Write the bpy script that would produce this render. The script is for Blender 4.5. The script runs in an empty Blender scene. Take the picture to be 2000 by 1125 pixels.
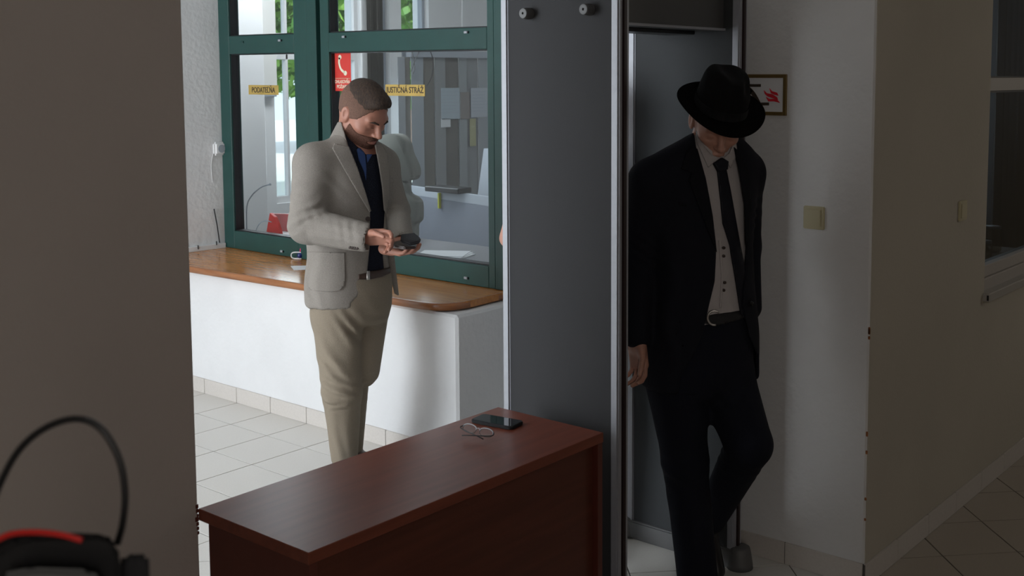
import bpy, bmesh, math, random
import numpy as np
from mathutils import Vector, Matrix
random.seed(7)
SC = bpy.context.scene
COL = SC.collection
PI = math.pi
# ------------------------------------------------------------------ camera
FPX, PX, PY, CH = 2217.0, 1160.0, 350.0, 1.78
TH = math.atan(203 / FPX)
AZ = math.atan(1727 / (FPX / math.cos(TH)))
FH = Vector((math.cos(AZ), math.sin(AZ), 0))          # horizontal forward
RT = Vector((math.sin(AZ), -math.cos(AZ), 0))         # right
ZU = Vector((0, 0, 1))
FD = FH * math.cos(TH) - ZU * math.sin(TH)
UP = FH * math.sin(TH) + ZU * math.cos(TH)
CAM = Vector((0, 0, CH))
cam = bpy.data.cameras.new('camera')
cam.sensor_width = 36
cam.lens = FPX / 2000 * 36
cam.shift_x = (1000 - PX) / 2000
cam.shift_y = -(562.5 - PY) / 2000
cam.clip_start = 0.05
cam.clip_end = 300
cam.dof.use_dof = True
cam.dof.focus_distance = 4.3
cam.dof.aperture_fstop = 8.0
co = bpy.data.objects.new('camera', cam)
COL.objects.link(co)
co.matrix_world = Matrix(((RT.x, UP.x, -FD.x, CAM.x), (RT.y, UP.y, -FD.y, CAM.y), (RT.z, UP.z, -FD.z, CAM.z), (0, 0, 0, 1)))
SC.camera = co
SC.view_settings.view_transform = 'Standard'
SC.view_settings.look = 'None'
SC.view_settings.gamma = 1
SC.view_settings.use_curve_mapping = False
SC.view_settings.exposure = 0.0
SC.cycles.max_bounces = 8
SC.cycles.use_denoising = True
# world: bright hazy sky
w = bpy.data.worlds.new('sky'); SC.world = w; w.use_nodes = True
w.node_tree.nodes['Background'].inputs[0].default_value = (0.80, 0.90, 1.0, 1)
w.node_tree.nodes['Background'].inputs[1].default_value = 2.2


def light(name, typ, loc, direction, energy, color, size=None, size_y=None):
    l = bpy.data.lights.new(name, typ); l.energy = energy; l.color = color
    if typ == 'AREA':
        l.shape = 'RECTANGLE'; l.size = size; l.size_y = size_y
    o = bpy.data.objects.new(name, l); COL.objects.link(o); o.location = loc
    o.rotation_euler = Vector(direction).to_track_quat('-Z', 'Y').to_euler()
    return o


sun = light('sun', 'SUN', (6, 12, 9), (-0.35, 0.45, -0.9), 4.0, (1, 0.96, 0.88))
sun.data.angle = 0.02
light('entrance_daylight', 'AREA', (-1.38, 4.9, 1.65), (1, 0.0, -0.10), 150, (0.90, 0.95, 1.0), 2.3, 2.5)
light('office_window_daylight', 'AREA', (5.9, 7.05, 1.75), (-0.05, -1, -0.1), 26, (0.88, 0.95, 1.0), 1.6, 1.5)
light('office_fill', 'AREA', (5.1, 6.3, 2.9), (0.02, 0.05, -1), 34, (0.95, 0.97, 1.0), 1.2, .5)  # added fill, no fixture: brightens the left part of the office
light('store_fill', 'AREA', (6.9, 2.6, 1.9), (-1, -0.15, -0.1), 4.0, (0.85, 0.95, 1.0), .5, 1.0)  # added fill inside the small room so its contents show; no window there
light('corridor_fill', 'AREA', (-1.4, -1.3, 1.9), (1, 0.9, -0.1), 34, (1.0, 0.93, 0.86), 1.4, 1.4)  # added warm fill behind the camera for the foreground, no window modelled
light('side_hall_fill', 'AREA', (7.2, -0.6, 2.0), (-0.8, 0.7, -0.1), 7.0, (1.0, 0.95, 0.86), 1.2, 1.4)  # added weak fill for the right wall and floor, no window modelled


# ------------------------------------------------------------------ materials
def mat(name, color, rough=0.6, metal=0.0, noise=0.0, nscale=20, bump=0.0, bscale=60, color2=None, spec=0.5, coat=0.0, stretch=None, sheen=0.0, detail=4):
    m = bpy.data.materials.new(name); m.use_nodes = True
    nt = m.node_tree; b = nt.nodes['Principled BSDF']
    c = tuple(color) + (1,)
    b.inputs['Base Color'].default_value = c
    b.inputs['Roughness'].default_value = rough
    b.inputs['Metallic'].default_value = metal
    b.inputs['Specular IOR Level'].default_value = spec
    b.inputs['Coat Weight'].default_value = coat
    b.inputs['Coat Roughness'].default_value = 0.12
    b.inputs['Sheen Weight'].default_value = sheen
    tc = nt.nodes.new('ShaderNodeTexCoord')
    mp = nt.nodes.new('ShaderNodeMapping')
    nt.links.new(tc.outputs['Object'], mp.inputs[0])
    if stretch: mp.inputs['Scale'].default_value = stretch
    if noise > 0 or color2:
        n = nt.nodes.new('ShaderNodeTexNoise'); n.inputs['Scale'].default_value = nscale; n.inputs['Detail'].default_value = detail
        nt.links.new(mp.outputs[0], n.inputs['Vector'])
        r = nt.nodes.new('ShaderNodeValToRGB')
        c2 = tuple(color2) + (1,) if color2 else tuple(max(0, x * (1 - noise)) for x in color) + (1,)
        r.color_ramp.elements[0].position = 0.35; r.color_ramp.elements[0].color = c2
        r.color_ramp.elements[1].position = 0.65; r.color_ramp.elements[1].color = c
        nt.links.new(n.outputs['Fac'], r.inputs[0]); nt.links.new(r.outputs[0], b.inputs['Base Color'])
    if bump > 0:
        n = nt.nodes.new('ShaderNodeTexNoise'); n.inputs['Scale'].default_value = bscale; n.inputs['Detail'].default_value = 5
        nt.links.new(mp.outputs[0], n.inputs['Vector'])
        bp = nt.nodes.new('ShaderNodeBump'); bp.inputs['Strength'].default_value = bump; bp.inputs['Distance'].default_value = 0.01
        nt.links.new(n.outputs['Fac'], bp.inputs['Height']); nt.links.new(bp.outputs[0], b.inputs['Normal'])
    return m


M = {}
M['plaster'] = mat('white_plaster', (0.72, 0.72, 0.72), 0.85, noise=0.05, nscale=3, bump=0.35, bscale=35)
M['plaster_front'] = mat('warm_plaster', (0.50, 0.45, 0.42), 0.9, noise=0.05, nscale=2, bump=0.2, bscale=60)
M['plaster_side'] = mat('yellowed_plaster', (0.50, 0.46, 0.385), 0.9, noise=0.06, nscale=2, bump=0.2, bscale=60)
M['ceiling'] = mat('ceiling_paint', (0.75, 0.74, 0.72), 0.9)
M['grout'] = mat('dark_grout', (0.10, 0.09, 0.08), 0.9)
M['tile'] = mat('speckled_tile', (0.66, 0.64, 0.60), 0.34, noise=0.05, nscale=150, bump=0.02, bscale=9)
M['tile_warm'] = mat('beige_tile', (0.44, 0.39, 0.33), 0.4, noise=0.07, nscale=150, bump=0.02, bscale=9)
M['base_tile'] = mat('baseboard_tile', (0.60, 0.56, 0.52), 0.4, noise=0.06, nscale=120)
M['green'] = mat('green_enamel', (0.016, 0.062, 0.055), 0.28, noise=0.1, nscale=8)
M['gasket'] = mat('black_gasket', (0.008, 0.008, 0.010), 0.5)
M['wood'] = mat('varnished_wood', (0.55, 0.23, 0.06), 0.2, color2=(0.42, 0.16, 0.04), nscale=5, stretch=(9, 0.7, 9), coat=0.15)
M['wood_edge'] = mat('wood_edge', (0.35, 0.14, 0.05), 0.3, color2=(0.25, 0.09, 0.03), nscale=8, stretch=(1, 0.4, 8), coat=0.3)
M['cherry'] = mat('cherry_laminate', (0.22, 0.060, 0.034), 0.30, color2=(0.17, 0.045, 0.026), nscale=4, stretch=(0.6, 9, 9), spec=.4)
M['cherry_shaded'] = mat('shaded_cherry_laminate', (0.12, 0.034, 0.020), 0.4, color2=(0.09, 0.025, 0.015), nscale=4, stretch=(0.6, 9, 9), spec=.4)  # same cherry laminate darkened: shade on the desk front put into the colour
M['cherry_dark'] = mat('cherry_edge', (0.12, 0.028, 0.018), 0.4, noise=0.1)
M['gate'] = mat('grey_laminate', (0.040, 0.040, 0.042), 0.7, spec=.2, noise=0.06, nscale=300)
M['gate_in'] = mat('grey_laminate_inner', (0.046, 0.049, 0.051), 0.7, spec=.2, noise=0.06, nscale=300)
M['gate_dark'] = mat('grey_housing', (0.08, 0.08, 0.078), 0.5, noise=0.05, nscale=200)
M['alu'] = mat('brushed_aluminium', (0.34, 0.35, 0.38), 0.42, metal=0.15, noise=0.04, nscale=60)
M['foot'] = mat('grey_plastic', (0.11, 0.11, 0.11), 0.5)
M['oxblood'] = mat('dark_brown_rubber', (0.02, 0.008, 0.008), 0.5)
M['black'] = mat('black_plastic', (0.012, 0.012, 0.013), 0.4)
M['black_m'] = mat('matte_black_rubber', (0.010, 0.010, 0.012), 0.7, bump=0.1, bscale=200)
M['red'] = mat('red_plastic', (0.62, 0.02, 0.015), 0.4)
M['cream'] = mat('cream_plastic', (0.55, 0.50, 0.33), 0.4)
M['white'] = mat('white_plastic', (0.72, 0.72, 0.72), 0.4)
M['paper'] = mat('paper', (0.75, 0.76, 0.78), 0.8)
M['grey'] = mat('grey_paint', (0.33, 0.36, 0.40), 0.6)
M['gold'] = mat('brass_foil', (0.60, 0.42, 0.12), 0.35, metal=0.35, noise=0.2, nscale=12)
M['gold_dull'] = mat('bronze_frame', (0.22, 0.145, 0.05), 0.4, metal=0.4)
M['ink'] = mat('dark_ink', (0.045, 0.03, 0.02), 0.6)
M['navy_plastic'] = mat('navy_plastic', (0.01, 0.02, 0.12), 0.25)
M['pink'] = mat('magenta_plastic', (0.65, 0.02, 0.14), 0.35)
M['leaf'] = mat('leaves', (0.30, 0.52, 0.08), 0.6, color2=(0.13, 0.32, 0.05), nscale=2)
M['bark'] = mat('bark', (0.12, 0.08, 0.05), 0.9, bump=0.5)
M['roof'] = mat('red_roof_tiles', (0.45, 0.22, 0.20), 0.8, noise=0.2)
M['brick'] = mat('brown_render', (0.30, 0.20, 0.15), 0.9, noise=0.2)
M['paving'] = mat('pale_paving', (0.8, 0.8, 0.78), 0.8)


def glass_mat(name, tint=(1, 1, 1), rough=0.0, ior=1.65):
    m = bpy.data.materials.new(name); m.use_nodes = True
    nt = m.node_tree; nt.nodes.clear()
    out = nt.nodes.new('ShaderNodeOutputMaterial'); mix = nt.nodes.new('ShaderNodeMixShader')
    tr = nt.nodes.new('ShaderNodeBsdfTransparent'); gl = nt.nodes.new('ShaderNodeBsdfGlossy')
    fr = nt.nodes.new('ShaderNodeFresnel'); fr.inputs[0].default_value = ior
    tr.inputs[0].default_value = tuple(tint) + (1,); gl.inputs['Roughness'].default_value = rough
    geo = nt.nodes.new('ShaderNodeNewGeometry'); sb = nt.nodes.new('ShaderNodeMath'); sb.operation = 'SUBTRACT'; sb.inputs[0].default_value = 1; nt.links.new(geo.outputs['Backfacing'], sb.inputs[1]); mu = nt.nodes.new('ShaderNodeMath'); mu.operation = 'MULTIPLY'; nt.links.new(sb.outputs[0], mu.inputs[0]); nt.links.new(fr.outputs[0], mu.inputs[1]); nt.links.new(mu.outputs[0], mix.inputs[0]); nt.links.new(tr.outputs[0], mix.inputs[1]); nt.links.new(gl.outputs[0], mix.inputs[2])
    nt.links.new(mix.outputs[0], out.inputs[0])
    return m


M['glass'] = glass_mat('window_glass', (0.86, 0.89, 0.90))
M['glass_dim'] = glass_mat('dark_window_glass', (0.5, 0.53, 0.55))
M['lens'] = glass_mat('spectacle_lens', (0.93, 0.95, 0.95), ior=1.25)

# ------------------------------------------------------------------ object helpers
ORIG = {}


def at(px, py, D):
    """point of the world whose picture is (px,py) at horizontal forward distance D"""
    r = FD * FPX + RT * (px - PX) - UP * (py - PY)
    return CAM + r * (D / r.dot(FH))


def hitax(px, py, ax, v):
    r = FD * FPX + RT * (px - PX) - UP * (py - PY)
    return CAM + r * ((v - CAM[ax]) / r[ax])


def thing(name, label, cat, loc, group=None):
    o = bpy.data.objects.new(name, None); COL.objects.link(o); o.location = loc
    o.empty_display_size = 0.1
    o['label'] = label; o['category'] = cat
    if group: o['group'] = group
    ORIG[o.name] = Vector(loc)
    return o


def link_mesh(name, me, m, parent=None, origin=None, smooth=False):
    """me holds world coordinates; shift them to the root's origin"""
    if parent is not None: org = ORIG[parent.name]
    elif origin is not None: org = Vector(origin)
    else:
        co = np.empty(len(me.vertices) * 3); me.vertices.foreach_get('co', co); co = co.reshape(-1, 3)
        lo, hi = co.min(0), co.max(0); org = Vector(((lo[0] + hi[0]) / 2, (lo[1] + hi[1]) / 2, lo[2]))
    me.transform(Matrix.Translation(-org))
    if smooth:
        me.polygons.foreach_set('use_smooth', [True] * len(me.polygons))
    if m is not None:
        for mm in (m if isinstance(m, (list, tuple)) else [m]): me.materials.append(mm)
    o = bpy.data.objects.new(name, me); COL.objects.link(o)
    ORIG[o.name] = org
    if parent is not None: o.parent = parent
    else: o.location = org
    return o


def obj(name, bm, m, parent=None, origin=None, smooth=False, label=None):
    me = bpy.data.meshes.new(name); bm.to_mesh(me); bm.free()
    o = link_mesh(name, me, m, parent, origin, smooth)
    if label: o['label'] = label
    return o


def tag(o, label, cat, group=None):
    o['label'] = label; o['category'] = cat
    if group: o['group'] = group
    return o


def struct(o): o['kind'] = 'structure'; return o


def add_box(bm, lo, hi, bevel=0.0, rot=None, seg=1):
    b = bmesh.new()
    bmesh.ops.create_cube(b, size=1)
    lo = Vector(lo); hi = Vector(hi); s = hi - lo; c = (lo + hi) / 2
    for v in b.verts: v.co = Vector((v.co.x * s.x, v.co.y * s.y, v.co.z * s.z))
    if bevel > 0: bmesh.ops.bevel(b, geom=b.edges[:], offset=bevel, segments=seg, affect='EDGES', clamp_overlap=True)
    mt = Matrix.Translation(c)
    if rot is not None: mt = mt @ rot
    b.transform(mt)
    merge(bm, b)


def merge(bm, b):
    me = bpy.data.meshes.new('tmp'); b.to_mesh(me); b.free(); bm.from_mesh(me); bpy.data.meshes.remove(me)


def box(name, lo, hi, m, parent=None, bevel=0.0, label=None, seg=1, origin=None, rot=None):
    bm = bmesh.new(); add_box(bm, lo, hi, bevel, rot, seg)
    return obj(name, bm, m, parent, label=label, origin=origin)


def add_tube(bm, pts, r, seg=10, cap=True):
    pts = [Vector(p) for p in pts]; n = len(pts)
    rs = r if isinstance(r, (list, tuple)) else [r] * n
    t0 = (pts[1] - pts[0]).normalized(); up = Vector((0, 0, 1)) if abs(t0.z) < 0.9 else Vector((1, 0, 0))
    nrm = t0.cross(up).normalized(); rings = []
    for i, p in enumerate(pts):
        t = (pts[min(i + 1, n - 1)] - pts[max(i - 1, 0)]).normalized()
        nrm = (nrm - t * nrm.dot(t)).normalized(); bn = t.cross(nrm)
        rings.append([bm.verts.new(p + (nrm * math.cos(2 * PI * k / seg) + bn * math.sin(2 * PI * k / seg)) * rs[i]) for k in range(seg)])
    for a, b in zip(rings, rings[1:]):
        for k in range(seg): bm.faces.new((a[k], a[(k + 1) % seg], b[(k + 1) % seg], b[k]))
    if cap: bm.faces.new(rings[0][::-1]); bm.faces.new(rings[-1])


def spline(pts, n=8):
    pts = [Vector(p) for p in pts]; P = [pts[0] * 2 - pts[1]] + pts + [pts[-1] * 2 - pts[-2]]; out = []
    for i in range(1, len(P) - 2):
        for k in range(n):
            t = k / n; a, b, c, d = P[i - 1], P[i], P[i + 1], P[i + 2]
            out.append(0.5 * ((2 * b) + (c - a) * t + (2 * a - 5 * b + 4 * c - d) * t * t + (3 * b - a - 3 * c + d) * t ** 3))
    out.append(pts[-1]); return out


def add_prism(bm, poly, vec, bevel=0.0):
    """poly: list of world points (planar); extruded by vec"""
    b = bmesh.new(); vec = Vector(vec)
    f = b.faces.new([b.verts.new(Vector(p)) for p in poly])
    r = bmesh.ops.extrude_face_region(b, geom=[f])
    for v in r['geom']:
        if isinstance(v, bmesh.types.BMVert): v.co += vec
    bmesh.ops.recalc_face_normals(b, faces=b.faces[:])
    if bevel > 0: bmesh.ops.bevel(b, geom=[e for e in b.edges], offset=bevel, segments=2, affect='EDGES', clamp_overlap=True)
    merge(bm, b)


def add_lathe(bm, prof, base, axis=(0, 0, 1), seg=24):
    q = Vector((0, 0, 1)).rotation_difference(Vector(axis).normalized()); base = Vector(base); rings = []
    for r, z in prof:
        rings.append([bm.verts.new(base + q @ Vector((r * math.cos(2 * PI * k / seg), r * math.sin(2 * PI * k / seg), z))) for k in range(seg)])
    for a, b in zip(rings, rings[1:]):
        for k in range(seg): bm.faces.new((a[k], a[(k + 1) % seg], b[(k + 1) % seg], b[k]))
    bm.faces.new(rings[0][::-1]); bm.faces.new(rings[-1])


def text_part(name, txt, size, origin, xdir, ydir, m, parent, depth=0.0006, sx=1.0, bold=0.0):
    """lettering: flat mesh of text centred on origin"""
    cu = bpy.data.curves.new(name, 'FONT'); cu.body = txt; cu.size = size; cu.align_x = 'CENTER'; cu.align_y = 'CENTER'
    cu.extrude = depth; cu.offset = bold
    t = bpy.data.objects.new(name, cu); COL.objects.link(t)
    bpy.context.view_layer.update()
    me = bpy.data.meshes.new_from_object(t.evaluated_get(bpy.context.evaluated_depsgraph_get()))
    bpy.data.objects.remove(t)
    x = Vector(xdir).normalized(); y = Vector(ydir).normalized(); z = x.cross(y)
    me.transform(Matrix(((x.x * sx, y.x, z.x, origin[0]), (x.y * sx, y.y, z.y, origin[1]), (x.z * sx, y.z, z.z, origin[2]), (0, 0, 0, 1))))
    return link_mesh(name, me, m, parent)


# ------------------------------------------------------------------ setting
HC = 2.95                                             # ceiling height
struct(box('floor', (-1.6, -2.2, -0.12), (8.2, 7.4, -0.003), M['grout']))
FLOOR = bpy.data.objects['floor']


def clip(poly, x0, x1, y0, y1):
    for ax, s, v in ((0, 1, x0), (0, -1, x1), (1, 1, y0), (1, -1, y1)):
        out = []
        for i in range(len(poly)):
            a, b = poly[i], poly[(i + 1) % len(poly)]
            da, db = s * (a[ax] - v), s * (b[ax] - v)
            if da >= 0: out.append(a)
            if (da > 0 and db < 0) or (da < 0 and db > 0):
                t = da / (da - db); out.append((a[0] + (b[0] - a[0]) * t, a[1] + (b[1] - a[1]) * t))
        poly = out
        if len(poly) < 3: return []
    return poly


def area(p): return abs(sum(p[i][0] * p[(i + 1) % len(p)][1] - p[(i + 1) % len(p)][0] * p[i][1] for i in range(len(p)))) / 2


def tile_geo(bm, poly, dz=0.0):
    c = (sum(p[0] for p in poly) / len(poly), sum(p[1] for p in poly) / len(poly))
    def ins(d, z):
        out = []
        for p in poly:
            v = Vector((p[0] - c[0], p[1] - c[1])); l = v.length
            out.append(bm.verts.new((c[0] + v.x * (1 - d * 1.41 / l), c[1] + v.y * (1 - d * 1.41 / l), z)))
        return out
    a, b, t = ins(0.0026, -0.006), ins(0.0026, -0.0006 + dz), ins(0.0034, 0.0 + dz)
    n = len(poly)
    for u, v in ((a, b), (b, t)):
        for i in range(n): bm.faces.new((u[i], u[(i + 1) % n], v[(i + 1) % n], v[i]))
    bm.faces.new(t)


def inframe(poly):
    for p in poly:
        d = Vector((p[0], p[1], 0)) - CAM; z = d.dot(FD)
        if z < 0.3: continue
        x = PX + FPX * d.dot(RT) / z; y = PY - FPX * d.dot(UP) / z
        if 372 < x < 990 and 740 < y < 1125 and p[1] > 3: return True
        if 1228 < x < 2010 and y < 1160 and 800 < y: return True
    return False


far_bm = bmesh.new(); far_warm = bmesh.new(); ntile = 0


def put_tile(poly, m):
    global ntile
    if not poly or area(poly) < 0.0006: return
    if inframe(poly) and ntile < 295:
        bm = bmesh.new(); tile_geo(bm, poly, random.uniform(-0.0003, 0.0))
        obj('tile', bm, m, FLOOR); ntile += 1
    else: tile_geo(far_bm if m is M['tile'] else far_warm, poly)


YB = 3.75                                             # straight tiling beyond, diagonal tiling before
xs = 3.345
for i in range(-1, 17):
    for j in range(0, 8):
        x0 = xs - 0.2995 * i; y0 = YB + 0.3 * j
        put_tile(clip([(x0, y0), (x0 + 0.2995, y0), (x0 + 0.2995, y0 + 0.3), (x0, y0 + 0.3)], -1.4, 3.6, YB, 5.955), M['tile'])
DG = 0.417
for i in range(-12, 20):
    for j in range(-8, 32):
        a0 = 2.126 + DG * (i - 4); b0 = 5.49 + DG * (j - 16)   # a = x-y, b = x+y
        q = [((b0 + a0) / 2, (b0 - a0) / 2), ((b0 + a0 + DG) / 2, (b0 - a0 - DG) / 2), ((b0 + a0 + 2 * DG) / 2, (b0 - a0) / 2), ((b0 + a0 + DG) / 2, (b0 + DG - a0) / 2)]
        for rg in ((-1.4, 3.6, 1.6, YB), (-1.4, 8.0, -2.0, 1.6), (3.6, 6.5, 2.62, 3.57)):
            put_tile(clip(q, *rg), M['tile_warm'] if rg[3] < 1.7 else M['tile'])
for b_, m_ in ((far_bm, 'tile'), (far_warm, 'tile_warm')):
    o = obj('tile', b_, M[m_], FLOOR); o['kind'] = 'stuff'

struct(box('ceiling', (-1.6, -2.2, HC), (8.2, 7.4, HC + 0.12), M['ceiling']))
# left foreground wall (end of it is the pillar edge beside the desk)
PXE = 1.54; PYE = 2.425
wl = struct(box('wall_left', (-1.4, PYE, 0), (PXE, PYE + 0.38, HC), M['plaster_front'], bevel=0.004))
bm = bmesh.new()                                      # chipped notch where the desk rubs
for k in range(7):
    z = 0.655 + 0.011 * k; r_ = random.random()
    add_box(bm, (PXE - 0.004 - r_ * 0.006, PYE - 0.0015, z), (PXE + 0.0008, PYE + 0.004, z + 0.007 + .006 * r_), 0.0012)
obj('chipped_edge', bm, M['cherry_dark'], wl, label='dark chipped plaster edge where the desk rubs')
# wall C (grey, behind the detector) and wall B (right) share a corner at (3.6, 1.6)
bm = bmesh.new(); add_box(bm, (3.6, 1.6, 0), (3.85, 2.62, HC), 0.006)
wp = struct(obj('wall_passage', bm, M['plaster']))
# right wall with a window opening x 4.745..5.95, z .862..2.6
WX0, WX1, WZ0, WZ1 = 4.745, 6.0, 0.862, 2.55
bm = bmesh.new()
for lo, hi in (((3.607, 1.597, 0), (WX0, 1.80, HC)), ((WX1, 1.597, 0), (8.0, 1.80, HC)), ((WX0, 1.597, 0), (WX1, 1.80, WZ0)), ((WX0, 1.597, WZ1), (WX1, 1.80, HC))):
    add_box(bm, lo, hi)
wr = struct(obj('wall_right', bm, M['plaster_side']))
bm = bmesh.new()
for k in range(7):                                   # flaking corner bead
    z = 0.1 + random.random() * 0.9 if k < 18 else random.random() * 1.2
    add_box(bm, (3.598, 1.5955, z), (3.604, 1.603, z + 0.006 + random.random() * 0.02), 0.002)
obj('flaked_plaster', bm, M['wood_edge'], wp, label='small brown chips along the plaster corner')
# small room beyond right window
struct(box('wall_store', (4.3, 3.2, 0), (7.4, 3.3, HC), M['grey']))
struct(box('wall_store_side', (7.3, 1.8, 0), (7.4, 3.2, HC), M['grey']))
# far lobby wall D
struct(box('wall_far', (-1.4, 5.96, 0), (4.03, 6.12, HC), M['plaster']))
# entrance wall with a wide glazed opening y 3.0..5.7 (out of frame, lets the daylight in)
bm = bmesh.new()
for lo, hi in (((-1.55, -2.2, 0), (-1.4, 3.0, HC)), ((-1.55, 5.7, 0), (-1.4, 6.12, HC)), ((-1.55, 3.0, 2.9), (-1.4, 5.7, HC))): add_box(bm, lo, hi)
struct(obj('wall_entrance', bm, M['plaster']))
struct(box('wall_back', (-1.4, -2.2, 0), (8.1, -2.0, HC), M['plaster_front']))
struct(box('wall_hall_end', (8.0, -2.0, 0), (8.2, 3.3, HC), M['plaster_side']))
# counter wall
struct(box('wall_counter', (3.6, 3.574, 0), (4.10, 5.96, 0.70), M['plaster'], bevel=0.012))
# office side wall and beyond
struct(box('wall_office_side', (4.04, 3.574, 0.70), (8.0, 3.655, HC), M['plaster']))
struct(box('wall_office_lower', (4.10, 3.574, 0), (8.0, 3.655, 0.70), M['plaster']))
struct(box('wall_office_end', (8.0, 3.3, 0), (8.15, 7.35, HC), M['plaster']))
struct(box('wall_corridor_end', (6.5, 2.62, 0), (6.6, 3.574, HC), M['plaster']))
struct(box('wall_corridor', (3.85, 2.52, 0), (6.5, 2.62, HC), M['plaster']))

# baseboards of tiles
def baseboard(name, p0, p1, n_out, joints, m, h=0.082, t=0.009):
    p0 = Vector((p0[0], p0[1], 0)); p1 = Vector((p1[0], p1[1], 0)); d = (p1 - p0); L = d.length; d.normalize(); n = Vector((n_out[0], n_out[1], 0))
    bm = bmesh.new(); q = [p0, p1, p1 + n * (t - 0.003), p0 + n * (t - 0.003)]
    add_prism(bm, q, (0, 0, h - 0.002))
    root = struct(obj(name, bm, M['grout']))
    js = sorted([0] + [j for j in joints if 0.01 < j < L - 0.01] + [L])
    for a, b in zip(js, js[1:]):
        bm = bmesh.new(); a += 0.0013; b -= 0.0013
        add_prism(bm, [p0 + d * a, p0 + d * b, p0 + d * b + n * t, p0 + d * a + n * t], (0, 0, h + random.uniform(-.001, .001)), 0.0012)
        obj('tile', bm, m, root)
    return root


baseboard('baseboard_counter', (3.6, 3.574), (3.6, 5.955), (-1, 0), [0.18 + 0.3 * k for k in range(9)], M['base_tile'])
baseboard('baseboard_counter_end', (3.592, 3.574), (6.4, 3.574), (0, -1), [0.1 + 0.3 * k for k in range(9)], M['base_tile'])
baseboard('baseboard_passage', (3.6, 1.6), (3.6, 2.62), (-1, 0), [0.305, 0.605, 0.905], M['base_tile'])
baseboard('baseboard_right', (3.592, 1.597), (8.0, 1.597), (0, -1), [0.28 + 0.2975 * k for k in range(15)], M['base_tile'])
baseboard('baseboard_far', (1.54, 5.96), (3.59, 5.96), (0, -1), [0.3 * k for k in range(8)], M['base_tile'])
# ------------------------------------------------------------------ green service window (window_1)
XF = 4.02                                             # front face of the green frame


def wy(px, x=XF): return hitax(px, 300, 0, x).y
def bxm(bm, y0, y1, z0, z1, x0, x1, bev=0.003): add_box(bm, (x0, min(y0, y1), min(z0, z1)), (x1, max(y0, y1), max(z0, z1)), bev)


YL, YR = 5.955, 3.658
G1a, G1b = wy(453), wy(578.5)                         # left glass
G2a, G2b = wy(646), wy(952.5)                         # right glass
SA, SB = wy(603.5), wy(623)                           # seams in the middle posts
SC_ = wy(630)
ZT0, ZT1 = 1.905, 2.010                               # crossbar
ZB0, ZB1 = 0.742, 0.850                               # bottom rail
ZTOP = HC
win = thing('window_1', 'x', 'x', (XF, (YL + YR) / 2, ZB0)); del win['label']; del win['category']
struct(win)
def gpart(name, y0, y1, z0, z1, x0=XF, x1=XF + 0.075, m='green', bev=0.003, label=None):
    bm = bmesh.new(); bxm(bm, y0, y1, z0, z1, x0, x1, bev); return obj(name, bm, M[m], win, label=label)


gpart('stile', YL, G1a, ZB0, ZTOP); gpart('stile', G1b, SA + .001, ZB0, ZTOP)
gpart('post', SA - .001, SB, ZB0, ZTOP, XF - 0.004)
gpart('groove', SB, SC_, ZB0, ZTOP, XF + 0.03, XF + 0.07, 'gasket')
gpart('stile', SC_, G2a, ZB0, ZTOP); 
mid = wy(966)
gpart('stile', G2b, mid + .001, ZB0, ZTOP); gpart('post', mid - .001, YR, ZB0, ZTOP, XF - 0.004)
for a, b in ((G1a, G1b), (G2a, G2b)):
    gpart('rail', a, b, ZT0, ZT1); gpart('rail', a, b, ZB0, ZB1)
    for z0, z1 in ((ZB1, ZT0), (ZT1, ZTOP)):
        # black gaskets round each pane, then the pane
        g = 0.006
        bm = bmesh.new()
        bxm(bm, a, a - g, z0, z1, XF + 0.012, XF + 0.06, 0); bxm(bm, b, b + g, z0, z1, XF + 0.012, XF + 0.06, 0)
        bxm(bm, a, b, z0, z0 + g, XF + 0.012, XF + 0.06, 0); bxm(bm, a, b, z1 - g, z1, XF + 0.012, XF + 0.06, 0)
        obj('gasket', bm, M['gasket'], win)
        bm = bmesh.new(); bxm(bm, a - .004, b + .004, z0 + .004, z1 - .004, XF + 0.040, XF + 0.044, 0)
        obj('pane', bm, M['glass'], win)
for px, py in ((547, 79), (672, 72), (911, 63), (551, 491), (911, 543), (474, 82)):
    p = hitax(px, py, 0, XF - 0.003)
    bm = bmesh.new(); add_box(bm, p + Vector((-0.004, -0.006, -0.006)), p + Vector((0.004, 0.016, 0.006)), 0.0015)
    c = obj('drain_cap', bm, M['alu'] if px != 474 else M['green'], win, label='small metal drain cap on the green rail' if px != 474 else None)
    if px != 474: box('slot', p + Vector((-0.0035, -0.014, -0.0055)), p + Vector((0.003, -0.006, 0.0055)), M['gasket'], c)

# ------------------------------------------------------------------ wooden counter with a rounded corner
CZ = 0.74
edge = [(3.47, 5.955), (3.50, 5.2), (3.53, 4.6), (3.569, 3.973), (3.574, 3.84), (3.587, 3.745), (3.611, 3.69), (3.653, 3.652), (3.711, 3.632), (3.80, 3.632), (3.9, 3.637), (4.02, 3.637)]
es = [edge[0], edge[1], edge[2]] + [tuple(v[:2]) for v in spline([Vector((a, b, 0)) for a, b in edge[3:]], 3)]
poly = [(x, y, CZ - 0.033) for x, y in es] + [(4.10, 3.637, CZ - 0.033), (4.10, 5.955, CZ - 0.033)]
ct = thing('counter_top', 'varnished orange-brown wooden counter with a rounded corner below the green window', 'counter', (3.8, 4.8, CZ - 0.033))
bm = bmesh.new(); add_prism(bm, [(x + (0.012 if i < len(es) else 0), y, z) for i, (x, y, z) in enumerate(poly)], (0, 0, 0.033), 0.002)
obj('board', bm, M['wood'], ct)
bm = bmesh.new()
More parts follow.
